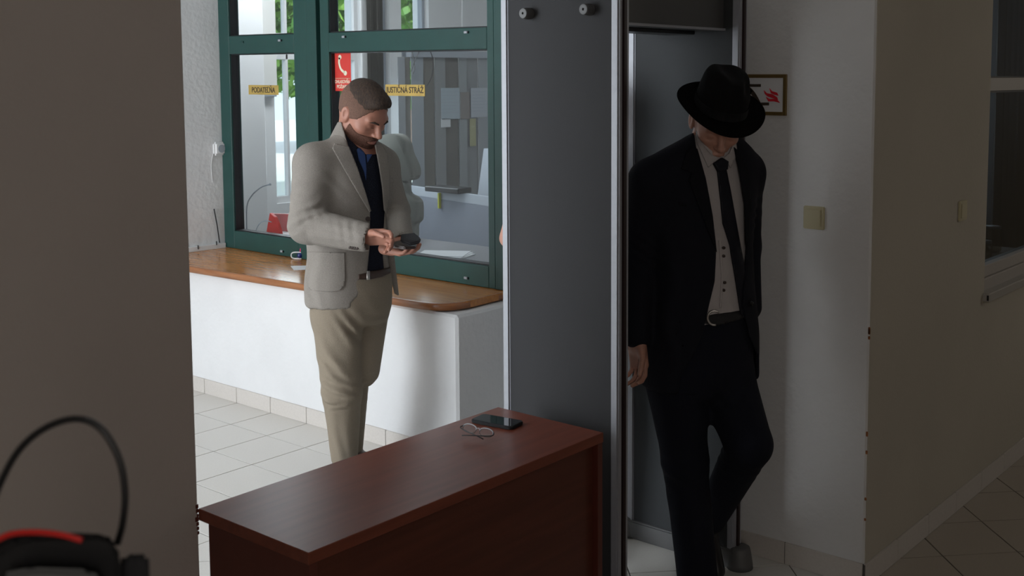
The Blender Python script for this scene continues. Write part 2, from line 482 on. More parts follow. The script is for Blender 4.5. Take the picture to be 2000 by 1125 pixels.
for i in range(len(es) - 1):
    a, b = Vector((*es[i], 0)), Vector((*es[i + 1], 0))
    d = (b - a).normalized(); n = Vector((d.y, -d.x, 0)) * -1
    # nosing strip, slightly rounded
    prof = [(0.0, 0.001), (0.0, 0.025), (0.003, 0.031), (0.010, 0.0335), (0.014, 0.0335), (0.014, 0.001)]
    def nn(k):
        k0, k1 = max(k - 1, 0), min(k + 1, len(es) - 1)
        t = (Vector((*es[k1], 0)) - Vector((*es[k0], 0))).normalized(); v = Vector((-t.y, t.x, 0))
        return v if v.dot(Vector((3.9, 4.6, 0)) - Vector((*es[k], 0))) > 0 else -v
    ra = [bm.verts.new(a + nn(i) * u + Vector((0, 0, CZ - 0.033 + v))) for u, v in prof]
    rb = [bm.verts.new(b + nn(i + 1) * u + Vector((0, 0, CZ - 0.033 + v))) for u, v in prof]
    for k in range(len(prof)): bm.faces.new((ra[k], ra[(k + 1) % 6], rb[(k + 1) % 6], rb[k]))
bmesh.ops.remove_doubles(bm, verts=bm.verts, dist=1e-5); bmesh.ops.recalc_face_normals(bm, faces=bm.faces[:])
obj('edge_strip', bm, M['wood_edge'], ct, smooth=True, label='rounded wooden nosing of the counter')
bm = bmesh.new()
for i, (x, y) in enumerate([(4.3 + 1.4 * random.random(), 0) for _ in range(3)]): pass
bm.free()

# white cable duct along the counter and left wall, its clips, wires and the small speaker
dz = CZ
d = thing('cable_duct', 'white cable duct lying on the counter against the left wall', 'duct', (3.8, 5.955, dz))
bm = bmesh.new(); add_box(bm, (3.5, 5.935, dz), (4.015, 5.958, dz + 0.03), 0.002); obj('channel', bm, M['white'], d)
for px, py in ((387, 483), (423, 475)):
    p = hitax(px, py, 1, 5.933); box('clip', p + Vector((-.003, -.002, -.012)), p + Vector((.003, .003, .012)), M['black'], d, 0.001)
p0 = hitax(418, 408, 1, 5.95); p1 = hitax(429, 474, 1, 5.95)
bm = bmesh.new(); add_tube(bm, [p0, p0.lerp(p1, .5) + Vector((0, -.004, 0)), p1], 0.0035, 8)
tag(obj('cable_end', bm, M['black']), 'thin dark cable sticking up from the white duct on the left wall', 'cable')
p0 = hitax(429, 474, 1, 5.945); p1 = hitax(438, 470, 1, 5.945)
bm = bmesh.new(); add_box(bm, p0 + Vector((0, -.01, 0)), p1 + Vector((0, .01, 0.004)), 0.001)
# wall speaker
sp = hitax(425, 290, 1, 5.96)
s = thing('intercom_speaker', 'small white intercom speaker on the wall left of the green window', 'speaker', sp + Vector((0, 0, -.04)))
bm = bmesh.new(); add_box(bm, sp + Vector((-.040, -.035, -.040)), sp + Vector((.036, 0, .040)), 0.012, seg=3); obj('housing', bm, M['white'], s)
bm = bmesh.new(); add_lathe(bm, [(0.024, 0), (0.024, 0.002), (0.0, 0.0021)][:2], sp + Vector((.004, -.035, 0)), (0, -1, 0)); obj('grille', bm, M['grey'], s)
bm = bmesh.new(); add_tube(bm, spline([sp + Vector((-.035, -.004, -.03)), sp + Vector((-.05, -.004, -.10)), sp + Vector((-.045, -.004, -.2))], 6), 0.0018, 6)
obj('wire', bm, M['white'], s)

# ------------------------------------------------------------------ signs on the glass
def glass_sign(name, px0, py0, px1, py1, m, label, x=XF + 0.038):
    a = hitax(px0, py0, 0, x); b = hitax(px1, py1, 0, x)
    t = thing(name, label, 'sign', (x, (a.y + b.y) / 2, b.z))
    box('plate', (x - .0015, b.y, b.z), (x, a.y, a.z), m, t, 0.0004)
    return t, a, b


t, a, b = glass_sign('office_sign', 485.5, 166, 544.5, 185.5, M['gold'], 'small gold sign reading PODATEĽŇA on the left pane of the green window')
text_part('lettering', 'PODATEĽŇA', 0.044, (a.x - .002, (a.y + b.y) / 2, (a.z + b.z) / 2 - .002), (0, -1, 0), (0, 0, 1), M['ink'], t, sx=0.86, bold=0.0006)
t, a, b = glass_sign('guard_sign', 753, 165, 830, 188, M['gold'], 'gold sign reading JUSTIČNÁ STRÁŽ partly hidden by the man in the blazer')
text_part('lettering', 'JUSTIČNÁ STRÁŽ', 0.043, (a.x - .002, (a.y + b.y) / 2, (a.z + b.z) / 2), (0, -1, 0), (0, 0, 1), M['ink'], t, sx=0.84, bold=0.0006)
mp = mat('red_sticker', (0.62, 0.045, 0.035), 0.4)
t, a, b = glass_sign('fire_alarm_sticker', 651.5, 103, 686.5, 178, mp, 'red sticker with a telephone handset in the upper left corner of the right pane')
def onsign(u, v, d=.002): return Vector((a.x - d, a.y + (b.y - a.y) * u, a.z + (b.z - a.z) * v))
bm = bmesh.new(); add_box(bm, onsign(.04, .665), onsign(.96, .675, .0015)); obj('line', bm, M['cream'], t)
pale = mat('sticker_print', (0.75, 0.72, 0.55), 0.5)
bm = bmesh.new()
path = spline([onsign(.36, .13), onsign(.33, .26), onsign(.42, .42), onsign(.62, .52)], 5); add_tube(bm, path, [0.007 for _ in path], 8)
for q, v in ((.38, .12), (.68, .535)):
    add_lathe(bm, [(0.013, 0), (0.013, 0.004), (0.009, 0.006)], onsign(q, v, -.001), (-1, 0, 0), 16)
for v in bm.verts: v.co.x = a.x - .0015 - (v.co.x < a.x - .0015) * .0008
obj('handset', bm, pale, t, label='pale telephone handset symbol')
text_part('lettering', 'OHLASOVŇA', 0.026, onsign(.5, .76), (0, -1, 0), (0, 0, 1), pale, t, sx=0.8, bold=.0004)
text_part('lettering', 'POŽIARU', 0.026, onsign(.5, .89), (0, -1, 0), (0, 0, 1), pale, t, sx=0.85, bold=.0004)

# ------------------------------------------------------------------ pen holder and paper on the counter
pb = hitax(585, 506, 2, CZ)
ph = thing('pen_holder', 'pink pen in a blue ball holder with a white ring on the counter', 'pen', pb)
bm = bmesh.new()
lp = []
for k in range(28):
    an = 2 * PI * k / 28; e = 0.62
    cx = math.copysign(abs(math.cos(an)) ** e, math.cos(an)) * 0.034; cz = math.copysign(abs(math.sin(an)) ** e, math.sin(an)) * 0.018
    lp.append(pb + RT * (cx - 0.012) + Vector((0, 0, 0.021 + cz)))
add_tube(bm, lp + [lp[0]], 0.0035, 8, cap=False); obj('ring', bm, M['white'], ph, smooth=True)
bm = bmesh.new(); bmesh.ops.create_uvsphere(bm, u_segments=16, v_segments=10, radius=0.0165); bm.transform(Matrix.Translation(pb + RT * 0.003 + Vector((0, 0, 0.021))))
obj('ball', bm, M['navy_plastic'], ph, smooth=True)
a0 = pb + RT * 0.003 + Vector((0, 0, .036)); a1 = a0 + RT * 0.030 + Vector((0, 0, .12)) + FH * 0.01
bm = bmesh.new(); add_tube(bm, [a0, a0.lerp(a1, .08), a0.lerp(a1, .1), a1], [.003, .003, .0045, .0045], 10); obj('pen', bm, M['pink'], ph, smooth=True)
bm = bmesh.new(); q = hitax(580, 520, 2, CZ + 0.001)
add_prism(bm, [q + Vector((-.02, .03, 0)), q + Vector((.06, -.04, 0)), q + Vector((-.02, -.15, 0)), q + Vector((-.09, -.09, 0))], (0, 0, .0008))
tag(obj('paper_slip', bm, M['paper']), 'white slip of paper on the counter beside the pen holder', 'paper')

# ------------------------------------------------------------------ cherry desk
DX0, DX1, DY0, DY1, DZ = 1.540, 2.625, 2.000, 2.425, 0.72
dk = thing('desk', 'low cherry-red laminate desk closing the gap beside the metal detector', 'desk', ((DX0 + DX1) / 2, (DY0 + DY1) / 2, 0))
box('top', (DX0, DY0, DZ - 0.030), (DX1, DY1, DZ), M['cherry'], dk, 0.0015)
T = 0.022
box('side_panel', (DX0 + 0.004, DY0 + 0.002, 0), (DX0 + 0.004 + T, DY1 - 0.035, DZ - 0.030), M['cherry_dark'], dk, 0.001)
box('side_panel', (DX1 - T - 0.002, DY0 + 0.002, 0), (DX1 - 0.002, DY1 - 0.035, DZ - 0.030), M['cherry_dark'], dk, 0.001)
box('front_panel', (DX0 + 0.004 + T, DY0 + 0.022, 0.02), (DX1 - T - 0.002, DY0 + 0.040, DZ - 0.030), M['cherry_shaded'], dk, 0.001)
box('shelf', (DX0 + 0.004 + T, DY0 + 0.040, 0.34), (DX1 - T - 0.002, DY1 - 0.06, 0.36), M['cherry'], dk, 0.001)

# phone on the desk
PC = at(972, 829, 1)
def deskpt(px, py, z=DZ): return hitax(px, py, 2, z)
c0 = deskpt(924, 826); c1 = deskpt(944, 815); c2 = deskpt(1017, 827); c3 = deskpt(1000, 841)
cen = (c0 + c1 + c2 + c3) / 4; ax = ((c2 + c3) / 2 - (c0 + c1) / 2); Lp = ax.length; ax.normalize(); ay = Vector((-ax.y, ax.x, 0))
Wp = 0.074; Lp = 0.152
print('phone', Lp, (c0 - c1).length)
ph = thing('smartphone', 'black smartphone lying screen up on the desk behind the eyeglasses', 'phone', cen)
def rrect(c, ax, ay, l, w_, r, n=6):
    out = []
    for sx, sy, a0 in ((1, 1, 0), (-1, 1, 90), (-1, -1, 180), (1, -1, 270)):
        for k in range(n + 1):
            an = math.radians(a0 + 90 * k / n); out.append(c + ax * (sx * (l / 2 - r) + r * math.cos(an)) + ay * (sy * (w_ / 2 - r) + r * math.sin(an)))
    return out
bm = bmesh.new(); add_prism(bm, rrect(cen + Vector((0, 0, .0006)), ax, ay, Lp, Wp, .014), (0, 0, .010), .0022); obj('case', bm, M['black_m'], ph)
scr = mat('phone_glass', (0.010, 0.013, 0.016), 0.04, spec=0.8)
bm = bmesh.new(); add_prism(bm, rrect(cen + Vector((0, 0, .0100)), ax, ay, Lp - .008, Wp - .008, .011), (0, 0, .0012)); obj('screen', bm, scr, ph)
# eyeglasses
gl = thing('eyeglasses', 'silver and black half-rim eyeglasses resting folded in front of the phone', 'eyeglasses', deskpt(935, 846))
g0 = deskpt(904, 836, DZ + .022); g1 = deskpt(962, 851, DZ + .02)
gx = (g1 - g0).normalized(); gw = (g1 - g0).length; gy = Vector((-gx.y, gx.x, 0)) * -1; gc = (g0 + g1) / 2
print('glasses w', gw)
gw = 0.118
up = (ZU * .85 + gy * -0.5).normalized()
def gp(u, v, d=0.0): return gc + gx * (u * gw / 2) + up * v - gy * d
for s in (-1, 1):
    rim = [gp(s * (.54 + .43 * math.cos(t)), .004 + .0125 * math.copysign(abs(math.sin(t)) ** .8, math.sin(t)), -.006 * math.cos(t) * 0) for t in [2 * PI * k / 24 for k in range(24)]]
    top = [p for k, p in enumerate(rim) if 0 <= k <= 12]
    bm = bmesh.new(); add_tube(bm, top, .0018, 8); obj('rim', bm, M['alu'], gl, smooth=True, label='silver upper rim')
    bm = bmesh.new(); add_tube(bm, rim[12:] + rim[:1], .0007, 6); obj('lower_rim', bm, M['black'], gl)
    bm = bmesh.new(); bm.faces.new([bm.verts.new(p) for p in rim]); bmesh.ops.solidify(bm, geom=bm.faces[:], thickness=.001); obj('lens', bm, M['lens'], gl)
    hinge = gp(s * .98, .008)
    tip = gp(-s * .60, -.012, -.016 - .006 * s); knee = gp(-s * .2, -.006, -.02 - .006 * s)
    bm = bmesh.new(); add_tube(bm, spline([gp(s * .94, .006), hinge, gp(s * .97, .002, -.010), knee, tip], 6), .0016, 8); obj('temple', bm, M['black'], gl, smooth=True)
    bm = bmesh.new(); add_tube(bm, [gp(s * .13, -.002), gp(s * .10, -.008, -.006)], [.001, .0028], 8); obj('nose_pad', bm, M['lens'], gl)
bm = bmesh.new(); add_tube(bm, spline([gp(-.16, .006), gp(0, .011), gp(.16, .006)], 5), .0014, 8); obj('bridge', bm, M['alu'], gl, smooth=True)

# ------------------------------------------------------------------ walk-through metal detector
GY0, GY1 = 2.025, 2.508
NX0, NX1, FX0, FX1 = 2.738, 2.795, 3.440, 3.497
GT = 2.25
mdt = thing('metal_detector', 'grey walk-through metal detector with aluminium edges and dark rubber seams', 'detector', ((NX0 + FX1) / 2, (GY0 + GY1) / 2, 0))
for (x0, x1, out, inn) in ((NX0, NX1, -1, 1), (FX0, FX1, 1, -1)):
    pn = box('panel', (x0 + .006, GY0 + .03, .06), (x1 - .006, GY1 - .03, GT), M['gate'] if out < 0 else M['gate_in'], mdt)
    for (ya, yb, sg) in ((GY0, GY0 + .036, -1), (GY1 - .036, GY1, 1)):
        e = box('edge_profile', (x0, ya + .006, .06), (x0 + .024, yb, GT) if sg < 0 else (x0 + .024, yb, GT), M['alu'], mdt, 0.005, seg=2, label='aluminium edge profile')
        e = box('edge_profile', (x1 - .024, ya + .006, .06), (x1, yb, GT), M['alu'], mdt, 0.005, seg=2, label='aluminium edge profile')
        box('rubber_seam', (x0 + .022, ya if sg < 0 else yb - .01, .06), (x1 - .022, ya + .012 if sg < 0 else yb + .002, GT), M['oxblood'], mdt, label='dark brown rubber seam')
    bm = bmesh.new()
    add_box(bm, (x0 - .008, GY0 + .0, 0), (x1 + .008, GY1 + .0, .072), .006, seg=2)
    obj('base', bm, M['foot'], mdt)
    for yy in (GY0 - .005, GY1 + .005):
        bm = bmesh.new(); add_lathe(bm, [(.048, 0), (.046, .02), (.040, .06), (.036, .076), (.03, .08)], ((x0 + x1) / 2, yy, 0), seg=24); obj('foot', bm, M['foot'], mdt, smooth=True)
hd = box('header', (NX1 - .004, 2.095, 1.935), (FX0 + .004, 2.42, GT - .02), M['gate_dark'], mdt, .004)
box('lip', (NX1 - .004, 2.088, 1.935), (FX0 + .002, 2.096, 1.943), M['alu'], mdt)
box('light_bar', (NX1 - .004, 2.18, 1.922), (FX0 - .05, 2.30, 1.936), M['black'], mdt, .003)
for px, py in ((1021, 26), (1139, 18)):
    p = hitax(px, py, 0, NX0 - .03)
    p.x = NX0 + .006
    bm = bmesh.new(); add_lathe(bm, [(.017, 0), (.017, .032), (.0155, .036), (.013, .0365), (.004, .0365), (.004, .030)], p, (-1, 0, 0), 24)
    k = obj('knob', bm, M['foot'], mdt, smooth=False, label='ribbed grey round knob')
    bm = bmesh.new()
    for i in range(20):
        an = 2 * PI * i / 20; c = p + Vector((-.016, math.cos(an) * .0172, math.sin(an) * .0172))
        add_box(bm, c - Vector((.012, .0009, .0009)), c + Vector((.012, .0009, .0009)))
    obj('ribs', bm, M['foot'], k)

# ------------------------------------------------------------------ wall C: fire sign and light switch
sg_x = 3.597
ya, yb = 2.135, hitax(1537, 185, 0, sg_x).y
za, zb = hitax(1537, 145, 0, sg_x).z, hitax(1537, 226, 0, sg_x).z
fs = thing('emergency_sign', 'framed white sign with a running figure and red flames behind the hat', 'sign', (sg_x, (ya + yb) / 2, zb))
fw = 0.013
bm = bmesh.new()
for y0, y1, z0, z1 in ((yb, yb + fw, zb, za), (ya - fw, ya, zb, za), (yb + fw, ya - fw, zb, zb + fw), (yb + fw, ya - fw, za - fw, za)):
    add_box(bm, (sg_x - .007, y0, z0), (sg_x + .003, y1, z1), .001)
obj('frame', bm, M['gold_dull'], fs, label='bronze coloured frame')
box('board', (sg_x - .003, yb + fw, zb + fw), (sg_x + .003, ya - fw, za - fw), M['paper'], fs)
def sgp(px, py, d=.0045): 
    p = hitax(px, py, 0, sg_x); p.x = sg_x - d; return p
bm = bmesh.new()
for pts, r in ((((1455, 166), (1470, 167), (1487, 167)), .0052), (((1462, 172), (1473, 184), (1483, 202)), .0085), (((1482, 203), (1494, 203), (1503, 203)), .0055), (((1452, 200), (1462, 186), (1468, 175)), .008)):
    P = spline([sgp(*q) for q in pts], 4); add_tube(bm, P, r, 10)
add_lathe(bm, [(.012, 0), (.012, .002)], sgp(1455, 157), (-1, 0, 0), 16)
for v in bm.verts: v.co.x = sg_x - .0034 - (.0008 if v.co.x < sg_x - .0045 else 0)
obj('figure', bm, M['ink'], fs, label='black running figure')
flame = mat('flame_print', (0.75, 0.02, 0.04), 0.6)
bm = bmesh.new()
for q in ([(1504, 172), (1509, 178), (1519, 181), (1522, 187), (1514, 185), (1507, 182)], [(1493, 176), (1499, 182), (1510, 184), (1519, 190), (1521, 195), (1511, 192), (1500, 188), (1495, 183)], [(1497, 189), (1504, 193), (1514, 193), (1519, 194), (1525, 201), (1513, 198), (1502, 198)]):
    pp = [sgp(x, y, .0040) for x, y in q]
    add_prism(bm, pp, (-.0015, 0, 0))
obj('flames', bm, flame, fs, label='dark red flames')


def switch(name, c, n, u, label, s=.081):
    c = Vector(c); n = Vector(n); u = Vector(u)
    t = thing(name, label, 'switch', c - ZU * s / 2)
    def bb(h, d0, d1): 
        p = [c + n * d0 - u * h - ZU * h, c + n * d1 + u * h + ZU * h]
        return Vector([min(p[0][i], p[1][i]) for i in range(3)]), Vector([max(p[0][i], p[1][i]) for i in range(3)])
    box('plate', *bb(s / 2, 0, .009), M['cream'], t, .003, seg=2)
    bm = bmesh.new(); lo, hi = bb(s * .36, .008, .013); add_box(bm, lo, hi, .002, seg=2)
    obj('rocker', bm, M['cream'], t)
    return t
switch('light_switch', (3.6, 1.812, hitax(1592, 425, 0, 3.6).z), (-1, 0, 0), (0, 1, 0), 'square cream light switch right of the man in the hat')
cc = hitax(1878, 411, 1, 1.597); switch('light_switch', cc, (0, -1, 0), (1, 0, 0), 'dim cream light switch on the right wall beside the window')

# ------------------------------------------------------------------ right window
w2 = thing('window_2', 'x', 'x', (WX0, 1.597, WZ0)); del w2['label']; del w2['category']; struct(w2)
wfm = mat('off_white_frame', (0.42, 0.39, 0.36), 0.5)
YW = 1.625
def wbox(n, x0, x1, z0, z1, y0=YW, y1=YW + .06, m=None, b=.003): return box(n, (x0, y0, z0), (x1, y1, z1), m or wfm, w2, b)
wbox('rail', WX0, WX1, .915, .966); wbox('rail', WX0, WX1, 1.712, 1.772); wbox('rail', WX0, WX1, 2.5, 2.55)
wbox('stile', WX1 - .05, WX1, .915, 2.55)
wbox('pane', WX0, WX1, .966, 1.712, YW + .03, YW + .034, M['glass_dim'], 0); wbox('pane', WX0, WX1, 1.772, 2.5, YW + .03, YW + .034, M['glass_dim'], 0)
wbox('gasket', WX0, WX1, 1.706, 1.713, YW - .002, YW + .03, M['gasket'], 0); wbox('gasket', WX0, WX1, 1.771, 1.776, YW - .002, YW + .03, M['gasket'], 0)
wbox('sill_board', WX0 - .005, WX1, .862, .915, YW - .012, YW + .12, wfm)
sl = wbox('sill', WX0 - .012, WX1, .830, .866, 1.568, 1.64, mat('sill_metal', (0.46, 0.44, 0.41), 0.4, metal=.2), .003)
box('end_gap', (WX0 - .0135, 1.572, .836), (WX0 - .010, 1.58, .858), M['gasket'], sl)
# shelf with glass jars behind the pane
box('inner_board', (WX0, 1.80, .862), (WX1, 2.0, .880), wfm, w2)
jar = glass_mat('jar_glass', (0.55, 0.5, 0.42), 0.05)
for i, (x, y, r, h_, lab) in enumerate(((5.56, 1.90, .060, .075, 'round glass jar with a rim inside the right window, left one'), (5.80, 1.92, .048, .12, 'taller glass jar inside the right window, right one'))):
    t = thing('glass_jar', lab, 'jar', (x, y, .880))
    bm = bmesh.new(); add_lathe(bm, [(r * .8, 0), (r, .01), (r, h_ * .8), (r * .85, h_ * .9), (r * .9, h_)], (x, y, .880), seg=20); obj('bowl', bm, jar, t, smooth=True)
    bm = bmesh.new(); add_lathe(bm, [(r * .93, 0), (r * .95, .006), (r * .93, .012)], (x, y, .880 + h_), seg=20); obj('lid', bm, M['alu'], t, smooth=True)
bm = bmesh.new()
for k in range(40):
    pass
bm.free()
cur = thing('curtain', 'grey curtain hanging inside the right window', 'curtain', (6.7, 2.1, .4))
bm = bmesh.new(); xsn = [6.35 + .02 * k for k in range(45)]
vs = [(bm.verts.new((x, 2.1 + .02 * math.sin(k * 1.3), .4)), bm.verts.new((x, 2.1 + .02 * math.sin(k * 1.3 + .4), 2.7))) for k, x in enumerate(xsn)]
for p, q in zip(vs, vs[1:]): bm.faces.new((p[0], q[0], q[1], p[1]))
bmesh.ops.solidify(bm, geom=bm.faces[:], thickness=.003)
obj('fabric', bm, M['grey'], cur, smooth=True)
bm = bmesh.new(); add_tube(bm, [(6.25, 2.1, 2.71), (7.3, 2.1, 2.71)], .01, 8); obj('rod', bm, M['alu'], cur)

# ------------------------------------------------------------------ office behind the green window
YO = 7.2
ow = mat('office_wall', (0.74, 0.74, 0.74), 0.9)
segs = [(5.33, 6.19), (6.35, 6.50), (6.63, 6.95)]     # window openings in x
bm = bmesh.new(); z0, z1 = 0.80, 2.62
prev = 4.02
for a, b in segs:
    add_box(bm, (prev, YO, 0), (a, YO + .2, HC)); add_box(bm, (a, YO, 0), (b, YO + .2, z0)); add_box(bm, (a, YO, z1), (b, YO + .2, HC)); prev = b
add_box(bm, (prev, YO, 0), (8.15, YO + .2, HC))
struct(obj('wall_office_window', bm, ow))
struct(box('wall_office_left', (4.10, 6.12, 0), (4.25, YO, HC), ow))
box_m = M['white']
for k, (a, b) in enumerate(segs):
    wn = thing('window_%d' % (3 + k), 'x', 'x', ((a + b) / 2, YO, z0)); del wn['label']; del wn['category']; struct(wn)
    f = .03
    for n, x0, x1, za_, zb_ in (('stile', a, a + f, z0, z1), ('stile', b - f, b, z0, z1), ('rail', a + f, b - f, z0, z0 + .05), ('rail', a + f, b - f, z1 - .05, z1), ('rail', a + f, b - f, 1.90, 2.10)):
        box(n, (x0, YO + .05, za_), (x1, YO + .11, zb_), M['white'] if k == 0 else M['grey'], wn, .003)
    if k == 0: box('stile', (5.48, YO + .05, z0 + .05), (5.50, YO + .10, z1 - .05), M['white'], wn, .002)
    box('pane', (a + f, YO + .08, z0 + .05), (b - f, YO + .084, 1.90), M['glass'], wn); box('pane', (a + f, YO + .08, 2.10), (b - f, YO + .084, z1 - .05), M['glass'], wn)
# grey curtain bundle between windows, white pipes
cb = thing('office_curtain', 'grey-beige curtain gathered between the office windows', 'curtain', (6.27, 7.1, .3))
bm = bmesh.new(); prof = [(6.185 + .165 * k / 23, 7.12 + .014 * math.sin(k * 1.9)) for k in range(24)]
vs = [(bm.verts.new((x, y, .3)), bm.verts.new((x, y, 2.75))) for x, y in prof]
for p, q in zip(vs, vs[1:]): bm.faces.new((p[0], q[0], q[1], p[1]))
bmesh.ops.solidify(bm, geom=bm.faces[:], thickness=.004)
obj('fabric', bm, mat('beige_grey_cloth', (0.30, 0.285, 0.26), 0.9), cb, smooth=True)
for k, (px, lab) in enumerate(((705, 'white vertical pipe left of the gathered office curtain'), (903, 'thin white pipe on the office wall near the right end of the pane'))):
    p = hitax(px, 30, 1, 7.08); bm = bmesh.new(); add_tube(bm, [(p.x, p.y, 0), (p.x, p.y, HC)], .010, 10); tag(obj('pipe', bm, M['white']), lab, 'pipe')
bl = thing('roller_blind', 'white roller blind half lowered behind the left pane', 'blind', (5.05, 7.13, 1.62))
box('cloth', (4.99, 7.150, 1.66), (5.32, 7.154, 2.75), mat('blind_cloth', (0.66, 0.65, 0.62), 0.9), bl); box('bottom_rail', (4.99, 7.14, 1.62), (5.31, 7.165, 1.66), M['grey'], bl, .003)
# vertical blind slats over the right portion
vb = thing('vertical_blind', 'grey vertical blind with wide slats seen through the right pane', 'blind', (7.1, 7.05, .5))
tones = [(0.28, 0.30, 0.32), (0.17, 0.165, 0.15), (0.30, 0.33, 0.36), (0.155, 0.15, 0.135), (0.24, 0.25, 0.255), (0.13, 0.125, 0.115), (0.27, 0.29, 0.30), (0.22, 0.23, 0.24)]
tm = [mat('slat_cloth_%d' % k, t, 0.9) for k, t in enumerate(tones)]
pxs = [773, 787, 799, 823, 846, 866, 893, 908, 931, 960]
for k in range(len(pxs) - 1):
    x0 = hitax(pxs[k], 30, 1, 7.03).x; x1 = hitax(pxs[k + 1], 30, 1, 7.03).x
    box('slat', (x0 + .004, 7.02 + .012 * (k % 2), .45), (x1 + .004, 7.024 + .012 * (k % 2), 1.93), tm[k % 8], vb)
box('head_rail', (6.55, 7.0, 1.93), (7.95, 7.06, 1.99), M['grey'], vb, .003)
# cables on the slats
for pts, lab in ((((803, 92), (810, 130), (806, 145)), 'short dark cable dangling left behind the right pane'), (((822, 92), (808, 125), (803, 140)), 'short dark cable crossing the first behind the right pane'), (((838, 92), (846, 120), (843, 150), (832, 170)), 'long dark cable curving down behind the gold sign')):
    bm = bmesh.new(); add_tube(bm, spline([hitax(x, y, 1, 6.98) for x, y in pts], 5), .004, 6); tag(obj('hanging_cable', bm, M['black']), lab, 'cable')
# notices on the inside of the glass/board
notes = [((862, 172), (898, 232), (0.36, 0.42, 0.46), 'pale blue-grey notice'), ((900, 180), (918, 232), (0.22, 0.20, 0.19), 'dark photo notice'), ((920, 172), (952, 228), (0.40, 0.43, 0.47), 'white printed notice near the right stile'), ((918, 232), (930, 285), (0.36, 0.35, 0.20), 'yellowish notice'), ((862, 232), (880, 248), (0.6, 0.62, 0.64), 'small white card')]
for k, (a_, b_, c_, lab) in enumerate(notes):
    a = hitax(*a_, 1, 7.015); b = hitax(*b_, 1, 7.015)
    t = thing('notice', lab + ' behind the right pane', 'notice', ((a.x + b.x) / 2, 6.97, b.z))
    box('sheet', (a.x, 7.0150, b.z), (b.x, 7.0195, a.z), mat('notice_paper_%d' % k, c_, 0.9), t)
    if k in (0, 2):
        bm = bmesh.new(); h_ = (a.z - b.z)
        for q in range(7):
            z = a.z - h_ * (.12 + .11 * q); add_box(bm, (a.x + .01, 7.0140, z - .004), (b.x - .01 - .02 * (q % 3), 7.0152, z))
        obj('print', bm, M['grey'], t)
# low partition and desk
pl_ = hitax(790, 361, 0, 6.30); pr_ = hitax(960, 386, 0, 6.05); ZP = (pl_.z + pr_.z) / 2
pt = thing('partition', 'blue-grey low office partition with a pale top edge', 'partition', ((pl_.x + pr_.x) / 2, (pl_.y + pr_.y) / 2, 0))
bm = bmesh.new(); dirp = (pr_ - pl_); dirp.z = 0; dirp.normalize(); npp = Vector((-dirp.y, dirp.x, 0))
a = pl_ - dirp * .15; b = pr_ + dirp * .1
add_prism(bm, [(a.x, a.y, 0), (b.x, b.y, 0), (b.x, b.y, ZP - .07), (a.x, a.y, ZP - .07)], npp * .03, .002)
obj('board', bm, mat('partition_cloth', (0.17, 0.19, 0.23), 0.8), pt)
bm = bmesh.new(); add_prism(bm, [(a.x, a.y, ZP - .07), (b.x, b.y, ZP - .07), (b.x, b.y, ZP), (a.x, a.y, ZP)], npp * .034, .002)
obj('top_rail', bm, M['grey'], pt, label='pale grey top rail')
q = hitax(876, 372, 0, 6.16)
bm = bmesh.new(); add_box(bm, (q.x - .10, q.y - .20, ZP), (q.x + .05, q.y + .16, ZP + .04), .006); 
tag(obj('office_tray', bm, M['black']), 'black tray on top of the office partition', 'tray')
# white slanted board behind right end
bm = bmesh.new(); P3 = [hitax(x, y, 0, 6.6) for x, y in ((905, 400), (945, 290), (966, 290), (966, 400))]; P3[0].z = 0; P3[3].z = 0
add_prism(bm, P3, (.02, 0, 0)); tag(obj('white_board', bm, M['grey']), 'pale slanted board leaning behind the right end of the partition', 'board')
# office desk right behind the glass
od = thing('office_desk', 'grey office desk directly behind the green window', 'desk', (4.45, 4.8, 0))
box('top', (4.12, 3.75, .755), (4.80, 5.9, .785), mat('office_desk_top', (0.20, 0.20, 0.22), .5), od, .003)
for x, y in ((4.2, 3.8), (4.7, 3.8), (4.2, 5.85), (4.7, 5.85)): box('leg', (x - .02, y - .02, 0), (x + .02, y + .02, .755), M['grey'], od)
for (px, py), s, rz, lab, mm in (((865, 495), (.20, .30, .004), .3, 'open white papers on the office desk', 'paper'), ((815, 513), (.07, .10, .003), .9, 'loose white sheet on the office desk beside the open papers', 'paper'), ((905, 520), (.08, .26, .02), .1, 'black keyboard by the bottom of the right pane', 'black'), ((778, 512), (.05, .12, .02), .1, 'dark stapler on the office desk behind the blazer hem', 'black')):
    q = hitax(px, py, 2, .80); q.x = min(max(q.x, 4.25), 4.7)
    bm = bmesh.new(); add_box(bm, (-s[0] / 2, -s[1] / 2, 0), (s[0] / 2, s[1] / 2, s[2]), .001, Matrix.Identity(4))
    if mm == 'paper':
        for k in range(3):
            add_box(bm, (-s[0] / 2 + .01 * k, -s[1] / 2 + .012 * k, s[2] + .003 * k + .001), (s[0] / 2 + .008 * k, s[1] / 2 - .01, s[2] + .003 * k + .003), 0, Matrix.Rotation(.12 * k, 4, 'Z'))
    elif s[1] > .2:
        for i in range(12):
            for j in range(4): add_box(bm, (-.03 + .017 * j, -.12 + .02 * i, s[2]), (-.017 + .017 * j, -.104 + .02 * i, s[2] + .004))
    bm.transform(Matrix.Translation((q.x, q.y, .7852)) @ Matrix.Rotation(rz, 4, 'Z'))
    tag(obj('papers' if mm == 'paper' else ('keyboard' if s[1] > .2 else 'stapler'), bm, M[mm]), lab, 'paper' if mm == 'paper' else ('keyboard' if s[1] > .2 else 'stapler'))
